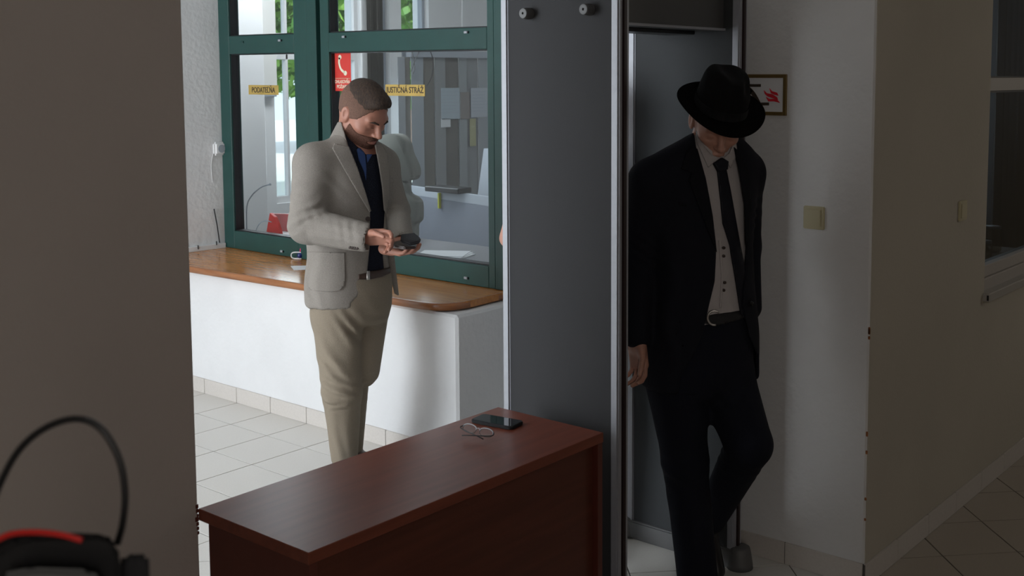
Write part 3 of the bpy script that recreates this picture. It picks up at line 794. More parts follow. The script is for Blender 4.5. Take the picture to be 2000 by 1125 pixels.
# yellow tube light/ruler
a = hitax(857, 377, 0, 4.9); b = hitax(857, 407, 0, 4.9)
a = hitax(857, 377, 0, 6.17); b = hitax(857, 407, 0, 6.17)
bm = bmesh.new(); add_box(bm, (6.165, b.y - .008, b.z), (6.21, b.y + .008, a.z), .002)
tag(obj('yellow_ruler', bm, mat('yellow_plastic', (0.6, 0.6, 0.03), .5)), 'short yellow-green strip upright on the office partition', 'ruler')
0 and box('ruler_shelf', (4.82, b.y - .1, .74), (5.0, b.y + .1, .7855), M['grey'], od)
# red folders
def tri(name, pts, x, m, label, cat, th=.02):
    bm = bmesh.new(); P = [hitax(px, py, 0, x) for px, py in pts]; add_prism(bm, P, (th, 0, 0), .001); return tag(obj(name, bm, m), label, cat)
box('shelf', (4.12, 5.2, .785), (4.5, 5.9, .80), M['white'], od)
tri('red_file', [(517, 470), (526, 420), (527, 416), (536, 424), (543, 440), (547, 455), (548, 472)], 4.18, M['red'], 'bright red quarter-round file standing behind the left pane', 'file')
tri('red_binder', [(527, 417), (563, 418), (566, 476), (548, 476)], 4.42, mat('pale_red_plastic', (0.55, 0.11, 0.11), .4), 'paler red binder behind the bright red file', 'binder')
bm = bmesh.new(); add_tube(bm, spline([hitax(x, y, 0, 4.3) for x, y in ((482, 462), (482, 405), (492, 382), (510, 366), (528, 360))], 6), [.004] * 24 + [.008], 8)
tag(obj('gooseneck_microphone', bm, M['grey'], smooth=True), 'thin grey gooseneck microphone arching behind the left pane', 'microphone')
bm = bmesh.new(); add_tube(bm, spline([hitax(x, y, 0, 4.16) for x, y in ((498, 464), (500, 450), (508, 436), (520, 431), (530, 434))], 6), .003, 8)
tag(obj('gooseneck_cable', bm, M['grey'], smooth=True), 'small grey wire arch beside the red file', 'wire')
bm = bmesh.new(); q = hitax(475, 408, 0, 5.0); add_lathe(bm, [(.02, 0), (.026, .02), (.02, .05)], hitax(476, 414, 1, 7.16), seg=14)
tag(obj('wall_hook', bm, M['white'], smooth=True), 'small white knob on the office wall behind the left pane', 'knob')
# white cabinet at the far left of the office
cab = thing('office_cabinet', 'tall white cabinet edge at the left side behind the left pane', 'cabinet', (4.6, 7.0, 0))
box('body', (4.27, 6.85, 0), (4.98, 7.19, 2.4), M['white'], cab, .004)
for x in (4.275, 4.63): box('door', (x, 6.83, .05), (x + .345, 6.85, 2.35), M['white'], cab, .004)
# office chair
oc = thing('office_chair', 'grey-green high-backed office chair with a headrest behind the right pane', 'chair', (4.95, 5.05, 0))
chm = mat('chair_cloth', (0.20, 0.205, 0.18), 0.8, bump=.1, bscale=200)
def chair_outline(name, pts, x, th):
    bm = bmesh.new(); P = [hitax(a_, b_, 0, x) for a_, b_ in pts]; P = spline(P, 4)[:-1]; add_prism(bm, P, (th, 0, 0), .02); obj(name, bm, chm, oc, smooth=True)
chair_outline('headrest', [(735, 270), (752, 262), (772, 264), (784, 278), (790, 300), (800, 322), (803, 340), (796, 352), (770, 354), (740, 352), (728, 310), (735, 270)], 4.85, .09)
chair_outline('backrest', [(730, 356), (770, 354), (785, 360), (788, 378), (802, 386), (810, 398), (810, 430), (802, 440), (800, 470), (780, 500), (720, 500), (715, 400), (730, 356)], 4.85, .08)
cy = hitax(765, 400, 0, 4.9).y
box('seat', (4.95, cy - .25, .42), (5.45, cy + .25, .50), chm, oc, .03, seg=2)
bm = bmesh.new(); add_tube(bm, [(4.93, cy, .34), (4.93, cy, .75)], .025, 8); add_tube(bm, [(4.93, cy, .34), (5.2, cy, .38)], .025, 8); obj('back_support', bm, M['black'], oc)
bm = bmesh.new(); add_tube(bm, [(5.2, cy, .08), (5.2, cy, .42)], .03, 10); obj('column', bm, M['black'], oc)
for k in range(5):
    an = 2 * PI * k / 5; bm = bmesh.new(); add_tube(bm, [(5.2, cy, .10), (5.2 + .28 * math.cos(an), cy + .28 * math.sin(an), .07)], [.025, .018], 8)
    l_ = obj('leg', bm, M['black'], oc); bm = bmesh.new(); add_lathe(bm, [(.028, -.012), (.028, .012)], (5.2 + .28 * math.cos(an), cy + .28 * math.sin(an), .029), (-math.sin(an), math.cos(an), 0), 12); obj('castor', bm, M['black'], l_)
# outdoors: paving, trees and a house with a red roof
struct(box('ground', (-4, 7.4, -.3), (40, 40, -.12), M['paving']))
def tree(x, y, r, h, seed, lab, n=5200):
    rnd = random.Random(seed); t = thing('tree', lab, 'tree', (x, y, -.12), 'trees outside the office windows')
    bm = bmesh.new(); add_tube(bm, spline([(x, y, -.12), (x + .1, y, h * .4), (x, y + .1, h * .7)], 4), .12, 8); obj('trunk', bm, M['bark'], t)
    vs, fs = [], []
    for k in range(n):
        while True:
            v = Vector((rnd.uniform(-1, 1), rnd.uniform(-1, 1), rnd.uniform(-1, 1)))
            if .35 < v.length < 1: break
        c = Vector((x, y, h)) + Vector((v.x * r, v.y * r, v.z * r * 1.1)); u = Vector((rnd.gauss(0, 1), rnd.gauss(0, 1), rnd.gauss(0, 1))).normalized(); w_ = u.orthogonal().normalized(); s = rnd.uniform(.07, .15)
        i = len(vs); vs += [c - u * s, c + w_ * s * .5, c + u * s, c - w_ * s * .5]; fs.append((i, i + 1, i + 2, i + 3))
    me = bpy.data.meshes.new('foliage'); me.from_pydata([tuple(v) for v in vs], [], fs); o = link_mesh('foliage', me, M['leaf'], t); o['kind'] = 'stuff'
tree(8.9, 11.0, 1.4, 2.95, 1, 'bright green leafy tree outside seen left of the office curtain')
tree(12.8, 14.2, 1.6, 2.95, 2, 'bright green leafy tree outside seen right of the office curtain')
tree(12.2, 17.9, 1.7, 3.3, 3, 'green tree outside seen past the left pane')
hs = thing('house', 'house with a dull red tiled roof beyond the trees', 'building', (25, 23, -.12))
box('wall', (19.2, 21, -.12), (31, 25, 3.1), M['brick'], hs)
for x in (21, 24, 27): box('window', (x, 20.97, 1.2), (x + 1, 21.02, 2.4), M['glass_dim'], hs)
bm = bmesh.new(); add_prism(bm, [(18.6, 20.5, 3.0), (18.6, 23, 5.0), (18.6, 25.5, 3.0)], (13, 0, 0)); obj('roof', bm, M['roof'], hs)
bm = bmesh.new()
for k in range(40):
    x = 18.7 + .32 * k; add_tube(bm, [(x, 20.48, 3.03), (x, 23, 5.04)], .05, 6)
o = obj('roof_ribs', bm, M['roof'], hs)
bm = bmesh.new(); add_tube(bm, [(18.5, 20.4, 3.0), (31.7, 20.4, 3.0)], .07, 8); obj('gutter', bm, M['grey'], hs)

# ------------------------------------------------------------------ video camera close to the lens
vc = at(95, 1085, 0.80); VX, VY, VZ = RT, FH, ZU
vt = thing('video_camera', 'out-of-focus black video camera with a cable loop in the lower left foreground', 'camera', at(95, 1125, 0.80) - ZU * .06)
def vprism(name, pts, D, depth, m, bev=.004, label=None):
    bm = bmesh.new(); add_prism(bm, [at(x, y, D) for x, y in pts], at(100, 1100, D + depth) - at(100, 1100, D), bev); return obj(name, bm, m, vt, label=label)
vprism('body', [(-60, 1230), (-60, 1095), (-5, 1075), (30, 1055), (60, 1046), (190, 1042), (215, 1048), (230, 1065), (236, 1090), (240, 1230)], .78, .12, M['black'], .008)
vprism('top_plate', [(-40, 1062), (20, 1048), (60, 1041), (140, 1040), (205, 1043), (224, 1054), (230, 1072), (200, 1076), (0, 1090)], .80, .05, M['black_m'], .004)
vprism('side_box', [(238, 1230), (238, 1098), (252, 1082), (292, 1082), (295, 1230)], .80, .05, M['black_m'], .003)
vprism('grip', [(-10, 1200), (0, 1120), (60, 1108), (175, 1112), (200, 1130), (200, 1200)], .76, .02, M['foot'], .004)
bm = bmesh.new(); add_tube(bm, spline([at(x, y, .84) for x, y in ((-22, 1010), (0, 945), (38, 878), (90, 835), (150, 818), (198, 838), (232, 895), (244, 960), (240, 1020), (229, 1062))], 8), .0027, 10)
obj('cable', bm, M['black'], vt, smooth=True, label='black cable arching up in a loop')
bm = bmesh.new(); add_tube(bm, spline([at(x, y, .77) for x, y in ((-20, 1062), (20, 1043), (70, 1039), (120, 1044), (160, 1055))], 6), .0021, 8)
obj('red_cable', bm, M['red'], vt, smooth=True, label='red cable across the top')
tb = at(100, 1125, .86)
bm = bmesh.new(); add_lathe(bm, [(.03, 0), (.03, .04)], (tb.x, tb.y, 1.18), seg=16); obj('tripod_head', bm, M['black_m'], vt)
for k in range(3):
    an = 2 * PI * k / 3 + .4; bm = bmesh.new(); add_tube(bm, [(tb.x, tb.y, 1.18), (tb.x + .38 * math.cos(an), tb.y + .38 * math.sin(an), 0.008)], [.016, .010], 8); obj('tripod_leg', bm, M['black_m'], vt)
# ------------------------------------------------------------------ sculpting: signed distance fields turned into meshes
def V3(p): return np.array([p[0], p[1], p[2]], float)


class Prim:
    def __init__(s, f, lo, hi): s.f, s.lo, s.hi = f, np.array(lo, float), np.array(hi, float)


def cone(a, b, r1, r2):
    a, b = V3(a), V3(b); ba = b - a; L = max(ba @ ba, 1e-9); R = max(r1, r2)
    def f(P):
        pa = P - a; h = np.clip(pa @ ba / L, 0, 1)
        return np.sqrt(((pa - h[:, None] * ba) ** 2).sum(1)) - (r1 + (r2 - r1) * h)
    return Prim(f, np.minimum(a, b) - R, np.maximum(a, b) + R)


def ell(c, r, axes=None):
    """ellipsoid; axes: 3 unit vectors (rows)"""
    c = V3(c); r = np.array(r, float); A = np.eye(3) if axes is None else np.array([V3(x) for x in axes])
    R = r.max()
    def f(P):
        q = (P - c) @ A.T / r; k = np.sqrt((q ** 2).sum(1)) + 1e-9; g = np.sqrt(((q / r) ** 2).sum(1)) + 1e-9
        return k * (k - 1) / g
    return Prim(f, c - R, c + R)


def rbox(c, h, axes, rr):
    c = V3(c); h = np.array(h, float); A = np.array([V3(x) for x in axes]); R = np.linalg.norm(h) + rr
    def f(P):
        q = np.abs((P - c) @ A.T) - h
        return np.sqrt((np.maximum(q, 0) ** 2).sum(1)) + np.minimum(q.max(1), 0) - rr
    return Prim(f, c - R, c + R)


def loft(rings, L, G, n=2.3, cap=0.02):
    """rings: (center xyz, half width along L, half depth along G) ordered by z"""
    rings = sorted(rings, key=lambda r: r[0][2]); Z = np.array([r[0][2] for r in rings])
    D = np.array([[r[0][0], r[0][1], r[1], r[2]] for r in rings]); zz = np.linspace(Z[0], Z[-1], 60)
    # smooth resampling
    lin = np.stack([np.interp(zz, Z, D[:, i]) for i in range(4)], 1); k = np.array([1, 2, 3, 2, 1]) / 9.0
    sm = np.stack([np.convolve(np.pad(lin[:, i], 2, 'edge'), k, 'valid') for i in range(4)], 1)
    L = V3(L)[:2]; G = V3(G)[:2]; R = max(r[1] for r in rings) + .02
    def f(P):
        c = [np.interp(P[:, 2], zz, sm[:, i]) for i in range(4)]
        dx, dy = P[:, 0] - c[0], P[:, 1] - c[1]
        u = np.abs(dx * L[0] + dy * L[1]) / c[2]; v = np.abs(dx * G[0] + dy * G[1]) / c[3]
        q = (u ** n + v ** n) ** (1 / n)
        d = (q - 1) * np.minimum(c[2], c[3])
        e = np.maximum(Z[0] - P[:, 2], P[:, 2] - Z[-1])
        h = np.maximum(cap - np.abs(d - e), 0) / cap
        return np.maximum(d, e) + h * h * cap / 4
    m = D[:, :2].min(0) - R; M_ = D[:, :2].max(0) + R
    return Prim(f, [m[0], m[1], Z[0] - .02], [M_[0], M_[1], Z[-1] + .02])


def prism(pts, D0, d0, d1):
    """picture-space outline at distance D0 (a cutter), reaching from D0+d0 to D0+d1 along the view's forward axis"""
    W = [at(x, y, D0) for x, y in pts]; rt, fh = V3(RT), V3(FH)
    Q = np.array([[V3(p) @ rt, p[2]] for p in W]); fz = D0
    def f(P):
        dep = P @ fh; s = D0 / np.maximum(dep, .1)              # follow the line of sight so the cutter keeps its outline
        x = (P @ rt) * s; y = CH + (P[:, 2] - CH) * s
        n = len(Q); d = np.full(len(P), 1e9); sg = np.ones(len(P))
        for i in range(n):
            a, b = Q[i], Q[(i + 1) % n]; ex, ey = b - a; wx, wy = x - a[0], y - a[1]
            t = np.clip((wx * ex + wy * ey) / (ex * ex + ey * ey), 0, 1)
            d = np.minimum(d, (wx - ex * t) ** 2 + (wy - ey * t) ** 2)
            c1 = (y >= a[1]); c2 = (y < b[1]); c3 = (ex * wy > ey * wx)
            sg = np.where((c1 & c2 & c3) | (~c1 & ~c2 & ~c3), -sg, sg)
        dd = sg * np.sqrt(d)
        e = np.maximum(D0 + d0 - dep, dep - D0 - d1)
        return np.maximum(dd, e)
    C_ = np.array([V3(p) for p in W]); pts3 = np.concatenate([C_ + fh * d0, C_ + fh * d1])
    return Prim(f, pts3.min(0) - .03, pts3.max(0) + .03)


def cutz(z, above=True):
    s = 1 if above else -1
    return Prim(lambda P: s * (z - P[:, 2]), [-99] * 3, [99] * 3)


def halfspace(p, n):
    """inside = side where (x-p).n < 0"""
    p, n = V3(p), V3(n) / np.linalg.norm(V3(n))
    return Prim(lambda P: (P - p) @ n, [-99] * 3, [99] * 3)


class SDF:
    def __init__(s): s.ops = []; s.off = 0.0
    def u(s, pr, k=.01): s.ops.append(('u', pr, k)); return s
    def sub(s, pr, k=.003): s.ops.append(('s', pr, k)); return s
    def inter(s, pr, k=.003): s.ops.append(('i', pr, k)); return s
    def fold(s, c, n, lam, amp, sig, stretch=None):
        s.ops.append(('f', (V3(c), V3(n) / np.linalg.norm(V3(n)), lam, amp, sig, stretch), 0)); return s
    def bb(s):
        b = [o[1] for o in s.ops if o[0] == 'u']; return np.min([p.lo for p in b], 0), np.max([p.hi for p in b], 0)
    def apply(s, op, pr, k, P, D):
        if op == 'f':
            c, n, lam, amp, sig, st = pr; q = P - c; t = q @ n
            rr = (q ** 2).sum(1)
            if st is not None: a = V3(st[0]) / np.linalg.norm(V3(st[0])); rr = rr - (1 - 1 / st[1] ** 2) * (q @ a) ** 2
            w = np.exp(-rr / (2 * sig * sig)); ph = 2 * np.pi * (t / lam) + 1.3 * np.sin(P[:, 2] * 23 + P[:, 0] * 31)
            return D - amp * w * np.cos(ph)
        d = pr.f(P)
        if op == 'u': h = np.maximum(k - np.abs(D - d), 0) / k; return np.minimum(D, d) - h * h * k / 4
        if op == 's': d = -d
        h = np.maximum(k - np.abs(D - d), 0) / k; return np.maximum(D, d) + h * h * k / 4
    def ev(s, P):
        D = np.full(len(P), 9.0)
        for op, pr, k in s.ops: D = s.apply(op, pr, k, P, D)
        return D - s.off
    def as_prim(s, off=0.0):
        lo, hi = s.bb(); return Prim(lambda P: s.ev(P) - off, lo - off, hi + off)
    def mesh(s, h, lo=None, hi=None, pad=.02):
        l, g = s.bb(); lo = l - pad if lo is None else np.maximum(np.array(lo, float), l - pad); hi = g + pad if hi is None else np.minimum(np.array(hi, float), g + pad)
        N = np.ceil((hi - lo) / h).astype(int) + 2
        ax = [lo[i] + h * np.arange(N[i]) for i in range(3)]
        D = np.full(N, 0.05 + s.off)
        for op, pr, k in s.ops:
            if op == 'f': b0, b1 = pr[0] - pr[4] * (3 if pr[5] is None else 3 * pr[5][1]), pr[0] + pr[4] * (3 if pr[5] is None else 3 * pr[5][1])
            elif op == 'i': b0, b1 = lo - 1, hi + 1
            else: m = k + 3 * h + .012 + max(s.off, 0); b0, b1 = pr.lo - m, pr.hi + m
            i0 = np.clip(np.floor((b0 - lo) / h).astype(int), 0, N); i1 = np.clip(np.ceil((b1 - lo) / h).astype(int) + 1, 0, N)
            if (i1 <= i0).any(): continue
            g = np.meshgrid(*[ax[i][i0[i]:i1[i]] for i in range(3)], indexing='ij')
            P = np.stack([q.ravel() for q in g], 1); sl = tuple(slice(i0[i], i1[i]) for i in range(3))
            d0 = D[sl].ravel()
            if op == 'f':
                msk = np.abs(d0) < .04
                if msk.any(): d0 = d0.copy(); d0[msk] = s.apply(op, pr, k, P[msk], d0[msk])
            else: d0 = s.apply(op, pr, k, P, d0)
            D[sl] = d0.reshape(D[sl].shape)
        D = D - s.off
        D[0] = D[-1] = .05; D[:, 0] = D[:, -1] = .05; D[:, :, 0] = D[:, :, -1] = .05
        D[np.abs(D) < 1e-7] = 1e-7
        S = D < 0
        c = [S[a:N[0] - 1 + a, b:N[1] - 1 + b, e:N[2] - 1 + e] for a in (0, 1) for b in (0, 1) for e in (0, 1)]
        cnt = sum(x.astype(np.int8) for x in c); act = (cnt > 0) & (cnt < 8)
        I = np.argwhere(act); idx = np.full(act.shape, -1); idx[act] = np.arange(len(I))
        cor = [(a, b, e) for a in (0, 1) for b in (0, 1) for e in (0, 1)]
        vals = np.stack([D[I[:, 0] + a, I[:, 1] + b, I[:, 2] + e] for a, b, e in cor], 1)
        acc = np.zeros((len(I), 3)); num = np.zeros(len(I))
        for i in range(8):
            for j in range(i + 1, 8):
                if sum(abs(cor[i][q] - cor[j][q]) for q in range(3)) != 1: continue
                a, b = vals[:, i], vals[:, j]; x = (a < 0) != (b < 0); t = np.where(x, a / np.where(x, a - b, 1), 0)
                p = np.array(cor[i])[None] + t[:, None] * (np.array(cor[j]) - np.array(cor[i]))[None]
                acc += p * x[:, None]; num += x
        vv = lo + h * (I + acc / num[:, None])
        Q = []
        for a in range(3):
            b, e = (a + 1) % 3, (a + 2) % 3
            s0 = [slice(0, -1)] * 3; s1 = [slice(0, -1)] * 3; s1[a] = slice(1, None)
            for q in (b, e): s0[q] = slice(1, -1); s1[q] = slice(1, -1)
            A, B = S[tuple(s0)], S[tuple(s1)]; E = np.argwhere(A != B)
            if not len(E): continue
            fl = A[E[:, 0], E[:, 1], E[:, 2]]; E = E.copy(); E[:, b] += 1; E[:, e] += 1
            def cell(db, de): q = E.copy(); q[:, b] += db; q[:, e] += de; return idx[q[:, 0], q[:, 1], q[:, 2]]
            q = np.stack([cell(-1, -1), cell(0, -1), cell(0, 0), cell(-1, 0)], 1); q[~fl] = q[~fl][:, ::-1]; Q.append(q)
        Q = np.concatenate(Q); Q = Q[(Q >= 0).all(1)]
        return vv, Q


def mesh_join(parts):
    V, Q, o = [], [], 0
    for v, q in parts: V.append(v); Q.append(q + o); o += len(v)
    return np.concatenate(V), np.concatenate(Q)


def relax(v, q, it=2, lam=.5):
    for _ in range(it):
        acc = np.zeros_like(v); n = np.zeros(len(v))
        for i in range(4):
            a, b = q[:, i], q[:, (i + 1) % 4]
            np.add.at(acc, a, v[b]); np.add.at(n, a, 1); np.add.at(acc, b, v[a]); np.add.at(n, b, 1)
        v = v * (1 - lam) + lam * acc / np.maximum(n, 1)[:, None]
    return v


def sdf_obj(name, vq, m, parent, it=2, label=None):
    v, q = vq; v = relax(v, q, it)
    me = bpy.data.meshes.new(name); me.from_pydata(v.tolist(), [], q.tolist()); me.validate()
    o = link_mesh(name, me, m, parent, smooth=True)
    if label: o['label'] = label
    return o


def drape(name, sdf, pts, D0, m, parent, off=.003, th=.003, res=.007, label=None, sub=None, smooth=True):
    """cut a patch with the outline pts (picture outline at D0) and lay it on the body sdf, like a sewn-on piece of cloth"""
    W = [at(x, y, D0 - .45) for x, y in pts]; W2 = [at(x, y, D0) for x, y in pts]
    b = bmesh.new(); b.faces.new([b.verts.new((V3(p) @ V3(RT), p.z, 0)) for p in W2])
    L = min(res, .02)
    lo = np.min([[V3(p) @ V3(RT), p.z] for p in W2], 0); hi = np.max([[V3(p) @ V3(RT), p.z] for p in W2], 0)
    for a, (l0, h0) in enumerate(((lo[0], hi[0]), (lo[1], hi[1]))):
        t = l0 + L
        while t < h0:
            n = [0, 0, 0]; n[a] = 1; c = [0, 0, 0]; c[a] = t
            bmesh.ops.bisect_plane(b, geom=b.verts[:] + b.edges[:] + b.faces[:], plane_co=c, plane_no=n); t += L
    bmesh.ops.triangulate(b, faces=b.faces[:])
    b.verts.ensure_lookup_table()
    vs = np.array([[v.co.x, v.co.y] for v in b.verts]); rt, fh = V3(RT), V3(FH)
    def world(d):
        s = d / D0; return rt * (vs[:, :1] * s[:, None]) + fh * d[:, None] + np.array([0, 0, 1.]) * (CH + (vs[:, 1:] - CH) * s[:, None])
    d = np.full(len(vs), D0 - .40); hit = np.zeros(len(vs), bool)
    for _ in range(70):
        g = sdf.ev(world(d)) - off; step = np.where(hit, 0, np.clip(g * .8, -.004, .03)); hit |= np.abs(g) < .0006; d = d + step
        d = np.minimum(d, D0 + .45)
    bad = d > D0 + .30
    if (~bad).any(): d[bad] = np.median(d[~bad])
    P = world(d)
    for v, p in zip(b.verts, P): v.co = p
    bmesh.ops.recalc_face_normals(b, faces=b.faces[:])
    if th: bmesh.ops.solidify(b, geom=b.faces[:], thickness=th)
    bmesh.ops.recalc_face_normals(b, faces=b.faces[:])
    return obj(name, b, m, parent, smooth=smooth, label=label)


# ---- head in its own frame: x to the person's left, y forward, z up, origin between the ears
def head_frame(center, yaw_dir, pitch, roll, scale):
    f = V3(yaw_dir); f[2] = 0; f /= np.linalg.norm(f); up = np.array([0, 0, 1.]); lf = np.cross(up, f)
    f2 = f * math.cos(pitch) - up * math.sin(pitch); u2 = up * math.cos(pitch) + f * math.sin(pitch)
    u3 = u2 * math.cos(roll) + lf * math.sin(roll); l3 = lf * math.cos(roll) - u2 * math.sin(roll)
    return V3(center), np.array([l3, f2, u3]), scale


def to_world(fr, v): c, A, s = fr; return c + (v * s) @ A
def to_local(fr, p): c, A, s = fr; return (V3(p) - c) @ A.T / s


def head_sdf(neck_to=None, neck_r=.058, thin=0.0, jaw=1.0, ears=True):
    S = SDF()
    S.u(ell((0, -.014, .030), (.0765, .098, .090)))
    S.u(ell((0, .030, -.010), (.066 - thin, .066, .085)), .03)
    for s in (-1, 1):
        S.u(cone((s * (.052 * jaw), .005, -.062), (s * .022, .066, -.098), .022, .017), .03)
        S.u(ell((s * (.046 - thin * .3), .056, -.022), (.022, .024, .018)), .022)
        S.u(cone((s * .012, .0905, .024), (s * .043, .076, .025), .010, .010), .014)
    S.u(ell((0, .078, -.099), (.023, .019, .017)), .022)
    S.u(ell((0, .074, -.062), (.034, .026, .030)), .02)
    for s in (-1, 1):
        S.sub(ell((s * .0315, .101, .002), (.019, .018, .0125)), .016)
        S.u(ell((s * .031, .0765, .002), (.0145, .0115, .0105)), .004)
        S.u(cone((s * .020, .0875, -.0015), (s * .041, .0800, -.0015), .0022, .0018), .003)
    S.u(cone((0, .0900, .016), (0, .1105, -.022), .0075, .0105), .012)
    S.u(ell((0, .1145, -.0265), (.0115, .0125, .0100)), .008)
    for s in (-1, 1):
        S.u(ell((s * .0125, .1010, -.0305), (.0072, .0105, .0075)), .006)
        S.sub(ell((s * .0065, .1075, -.0385), (.0036, .0055, .003)), .003)
    S.u(ell((0, .0965, -.0575), (.0225, .0085, .0048)), .006); S.u(ell((0, .0945, -.0690), (.0195, .0090, .0060)), .006)
    S.sub(cone((-.022, .0990, -.0625), (.022, .0990, -.0625), .0016, .0016), .003)
    S.sub(ell((0, .1010, -.0800), (.016, .008, .005)), .008)
    for s in ((-1, 1) if ears else ()):                # ears
        A = [(s * .97, .22, 0), (-.22 * s, .94, .25), (0, -.25, .97)]
        S.u(ell((s * .0795, -.012, -.004), (.0075, .0185, .0315), A), .006)
        S.sub(ell((s * .0865, -.007, .000), (.0055, .0105, .0180), A), .003)
        S.u(ell((s * .0770, .0000, -.0080), (.005, .006, .009)), .004)
    if neck_to is not None:
        S.u(cone((0, -.030, -.030), neck_to, neck_r, neck_r * 1.12), .03)
        S.u(cone((0, .010, -.075), (neck_to[0] * .8, neck_to[1] * .8 + .02, neck_to[2] * .8), .030, .03), .03)
    return S


def hand_sdf(S, wrist, fdir, thumbdir, curl=(.5, .5, .5), spread=.08, L=1.0, thumb=(.6, .5), thick=1.0, per=None):
    """fdir: direction of the fingers, thumbdir: side of the palm with the thumb; fingers curl towards the palm side"""
    w = V3(wrist); x = V3(fdir) / np.linalg.norm(V3(fdir)); y = V3(thumbdir); y -= x * (y @ x); y /= np.linalg.norm(y); z = np.cross(x, y)
    def P(a, b, c): return w + (x * a + y * b + z * c) * L
    r = .0088 * thick * L
    S.u(rbox(P(.048, .000, 0), (.034 * L, .026 * L, .004 * L), (x, y, z), .0105 * L), .01)
    S.u(cone(P(-.02, 0, 0), P(.02, 0, 0), .027 * L, .025 * L), .015)
    S.u(cone(P(.015, .018, .006), P(.045, .030, .010), .014 * L, .013 * L), .012)
    ends = []
    for k, (b, ln, rr) in enumerate(((.0285, .076, 1.0), (.0095, .084, 1.03), (-.0095, .078, .98), (-.0275, .062, .88))):
        cu = curl if per is None else per[k]
        p = P(.086 - (.010 if k == 3 else 0) - (.003 if k == 0 else 0), b, 0); a = 0; seg = (.44, .32, .24); yaw = spread * (1.5 - k)
        for q in range(3):
            a += cu[q]; d = (x * math.cos(a) + z * math.sin(a)) * math.cos(yaw) + y * math.sin(yaw)
            p2 = p + d * ln * L * seg[q]; S.u(cone(p, p2, r * rr * (1 - .06 * q), r * rr * (1 - .06 * (q + 1))), .0022 if q else .006); p = p2
        ends.append(p)
    p = P(.022, .026, .008); a = thumb[0]
    d = x * math.cos(a) + y * math.sin(a) * .9 + z * .35; d /= np.linalg.norm(d); p1 = p + d * .040 * L; S.u(cone(p, p1, .0125 * L, .0108 * L), .008)
    a -= thumb[1]; d = x * math.cos(a) + y * math.sin(a) * .9 + z * .5; d /= np.linalg.norm(d); p2 = p1 + d * .030 * L; S.u(cone(p1, p2, .0105 * L, .0095 * L), .003)
    d = x * math.cos(a - .2) + y * math.sin(a - .2) + z * .5; d /= np.linalg.norm(d); S.u(cone(p2, p2 + d * .022 * L, .0095 * L, .0078 * L), .003)
    return ends


M['skin1'] = mat('ruddy_skin', (0.42, 0.19, 0.13), 0.5, noise=0.12, nscale=30, bump=.08, bscale=300)
M['skin2'] = mat('pale_skin', (0.52, 0.27, 0.20), 0.5, noise=0.15, nscale=30, bump=.08, bscale=300)
M['hair'] = mat('short_brown_hair', (0.060, 0.034, 0.020), 0.75, color2=(0.025, 0.014, 0.009), nscale=160, bump=.5, bscale=420, stretch=(1, 1, .35))
M['fade'] = mat('faded_hair', (0.17, 0.090, 0.060), 0.8, color2=(0.10, 0.05, 0.034), nscale=300, bump=.3, bscale=500)
M['beard'] = mat('short_beard', (0.21, 0.095, 0.062), 0.85, color2=(0.085, 0.036, 0.022), nscale=330, bump=.7, bscale=500)
def fabric(name, c, k=.10, scale=(900, 900, 900), bump=.25, rough=.9, sheen=.0):
    return mat(name, c, rough, noise=k, nscale=1, stretch=scale, bump=bump, bscale=.9, sheen=sheen, spec=.2, detail=2)
M['blazer'] = fabric('beige_woven_cloth', (0.29, 0.262, 0.232), .22, (260, 260, 700))
M['blazer_edge'] = fabric('beige_cloth_edge', (0.33, 0.30, 0.26), .1)
M['navy_knit'] = fabric('navy_knit', (0.013, 0.016, 0.028), .4, (180, 180, 180), .4)
M['blue_shirt'] = fabric('blue_shirt_cloth', (0.045, 0.085, 0.22), .1)
M['chino'] = fabric('khaki_cotton', (0.27, 0.225, 0.17), .12, (500, 500, 250))
M['leather'] = mat('brown_leather', (0.05, 0.028, 0.02), .4, bump=.1, bscale=150)
M['button'] = mat('dark_horn_button', (0.05, 0.035, 0.03), .4)
M['steel'] = mat('steel', (.5, .48, .45), .3, metal=.9)
M['suit'] = fabric('dark_navy_suit_cloth', (0.0095, 0.0105, 0.0165), .2, (400, 400, 400), .15)
M['suit_edge'] = fabric('dark_suit_edge', (0.007, 0.0075, 0.011), .1)
M['trouser2'] = fabric('dark_navy_trouser_cloth', (0.0085, 0.010, 0.018), .2, (400, 400, 400), .15)
M['white_shirt'] = fabric('white_shirt_cloth', (0.47, 0.44, 0.44), .05, (400, 400, 400), .08)
M['tie'] = fabric('black_tie_silk', (0.010, 0.011, 0.018), .1, (400, 400, 400), .05, .5)
M['felt'] = mat('black_felt', (0.007, 0.007, 0.0075), .95, bump=.08, bscale=200, sheen=.0, spec=.15)
M['shoe'] = mat('black_shoe_leather', (0.012, 0.011, 0.012), .35)
def pr(fn): return Prim(fn, [-99] * 3, [99] * 3)
def jit(P, a=.003): return a * np.sin(P[:, 0] * 310 + 2 * np.sin(P[:, 2] * 190)) * np.cos(P[:, 1] * 270 + P[:, 2] * 210)
# ------------------------------------------------------------------ person 1: man in a beige blazer
def person_axes(yaw):                                  # yaw: degrees turned from image-right towards the camera
    g = RT * math.cos(math.radians(yaw)) - FH * math.sin(math.radians(yaw)); return g, ZU.cross(g)   # forward, to his left


G, LF = person_axes(48)
D1 = 4.90
p1 = thing('person', 'man in a beige blazer and khaki trousers looking down at his phone', 'person', at(672, 930, D1) * 1.0)
p1.location.z = 0; ORIG[p1.name] = Vector(p1.location)


def ring(px, py, w_, d_, D=D1): return (at(px, py, D), w_, d_)


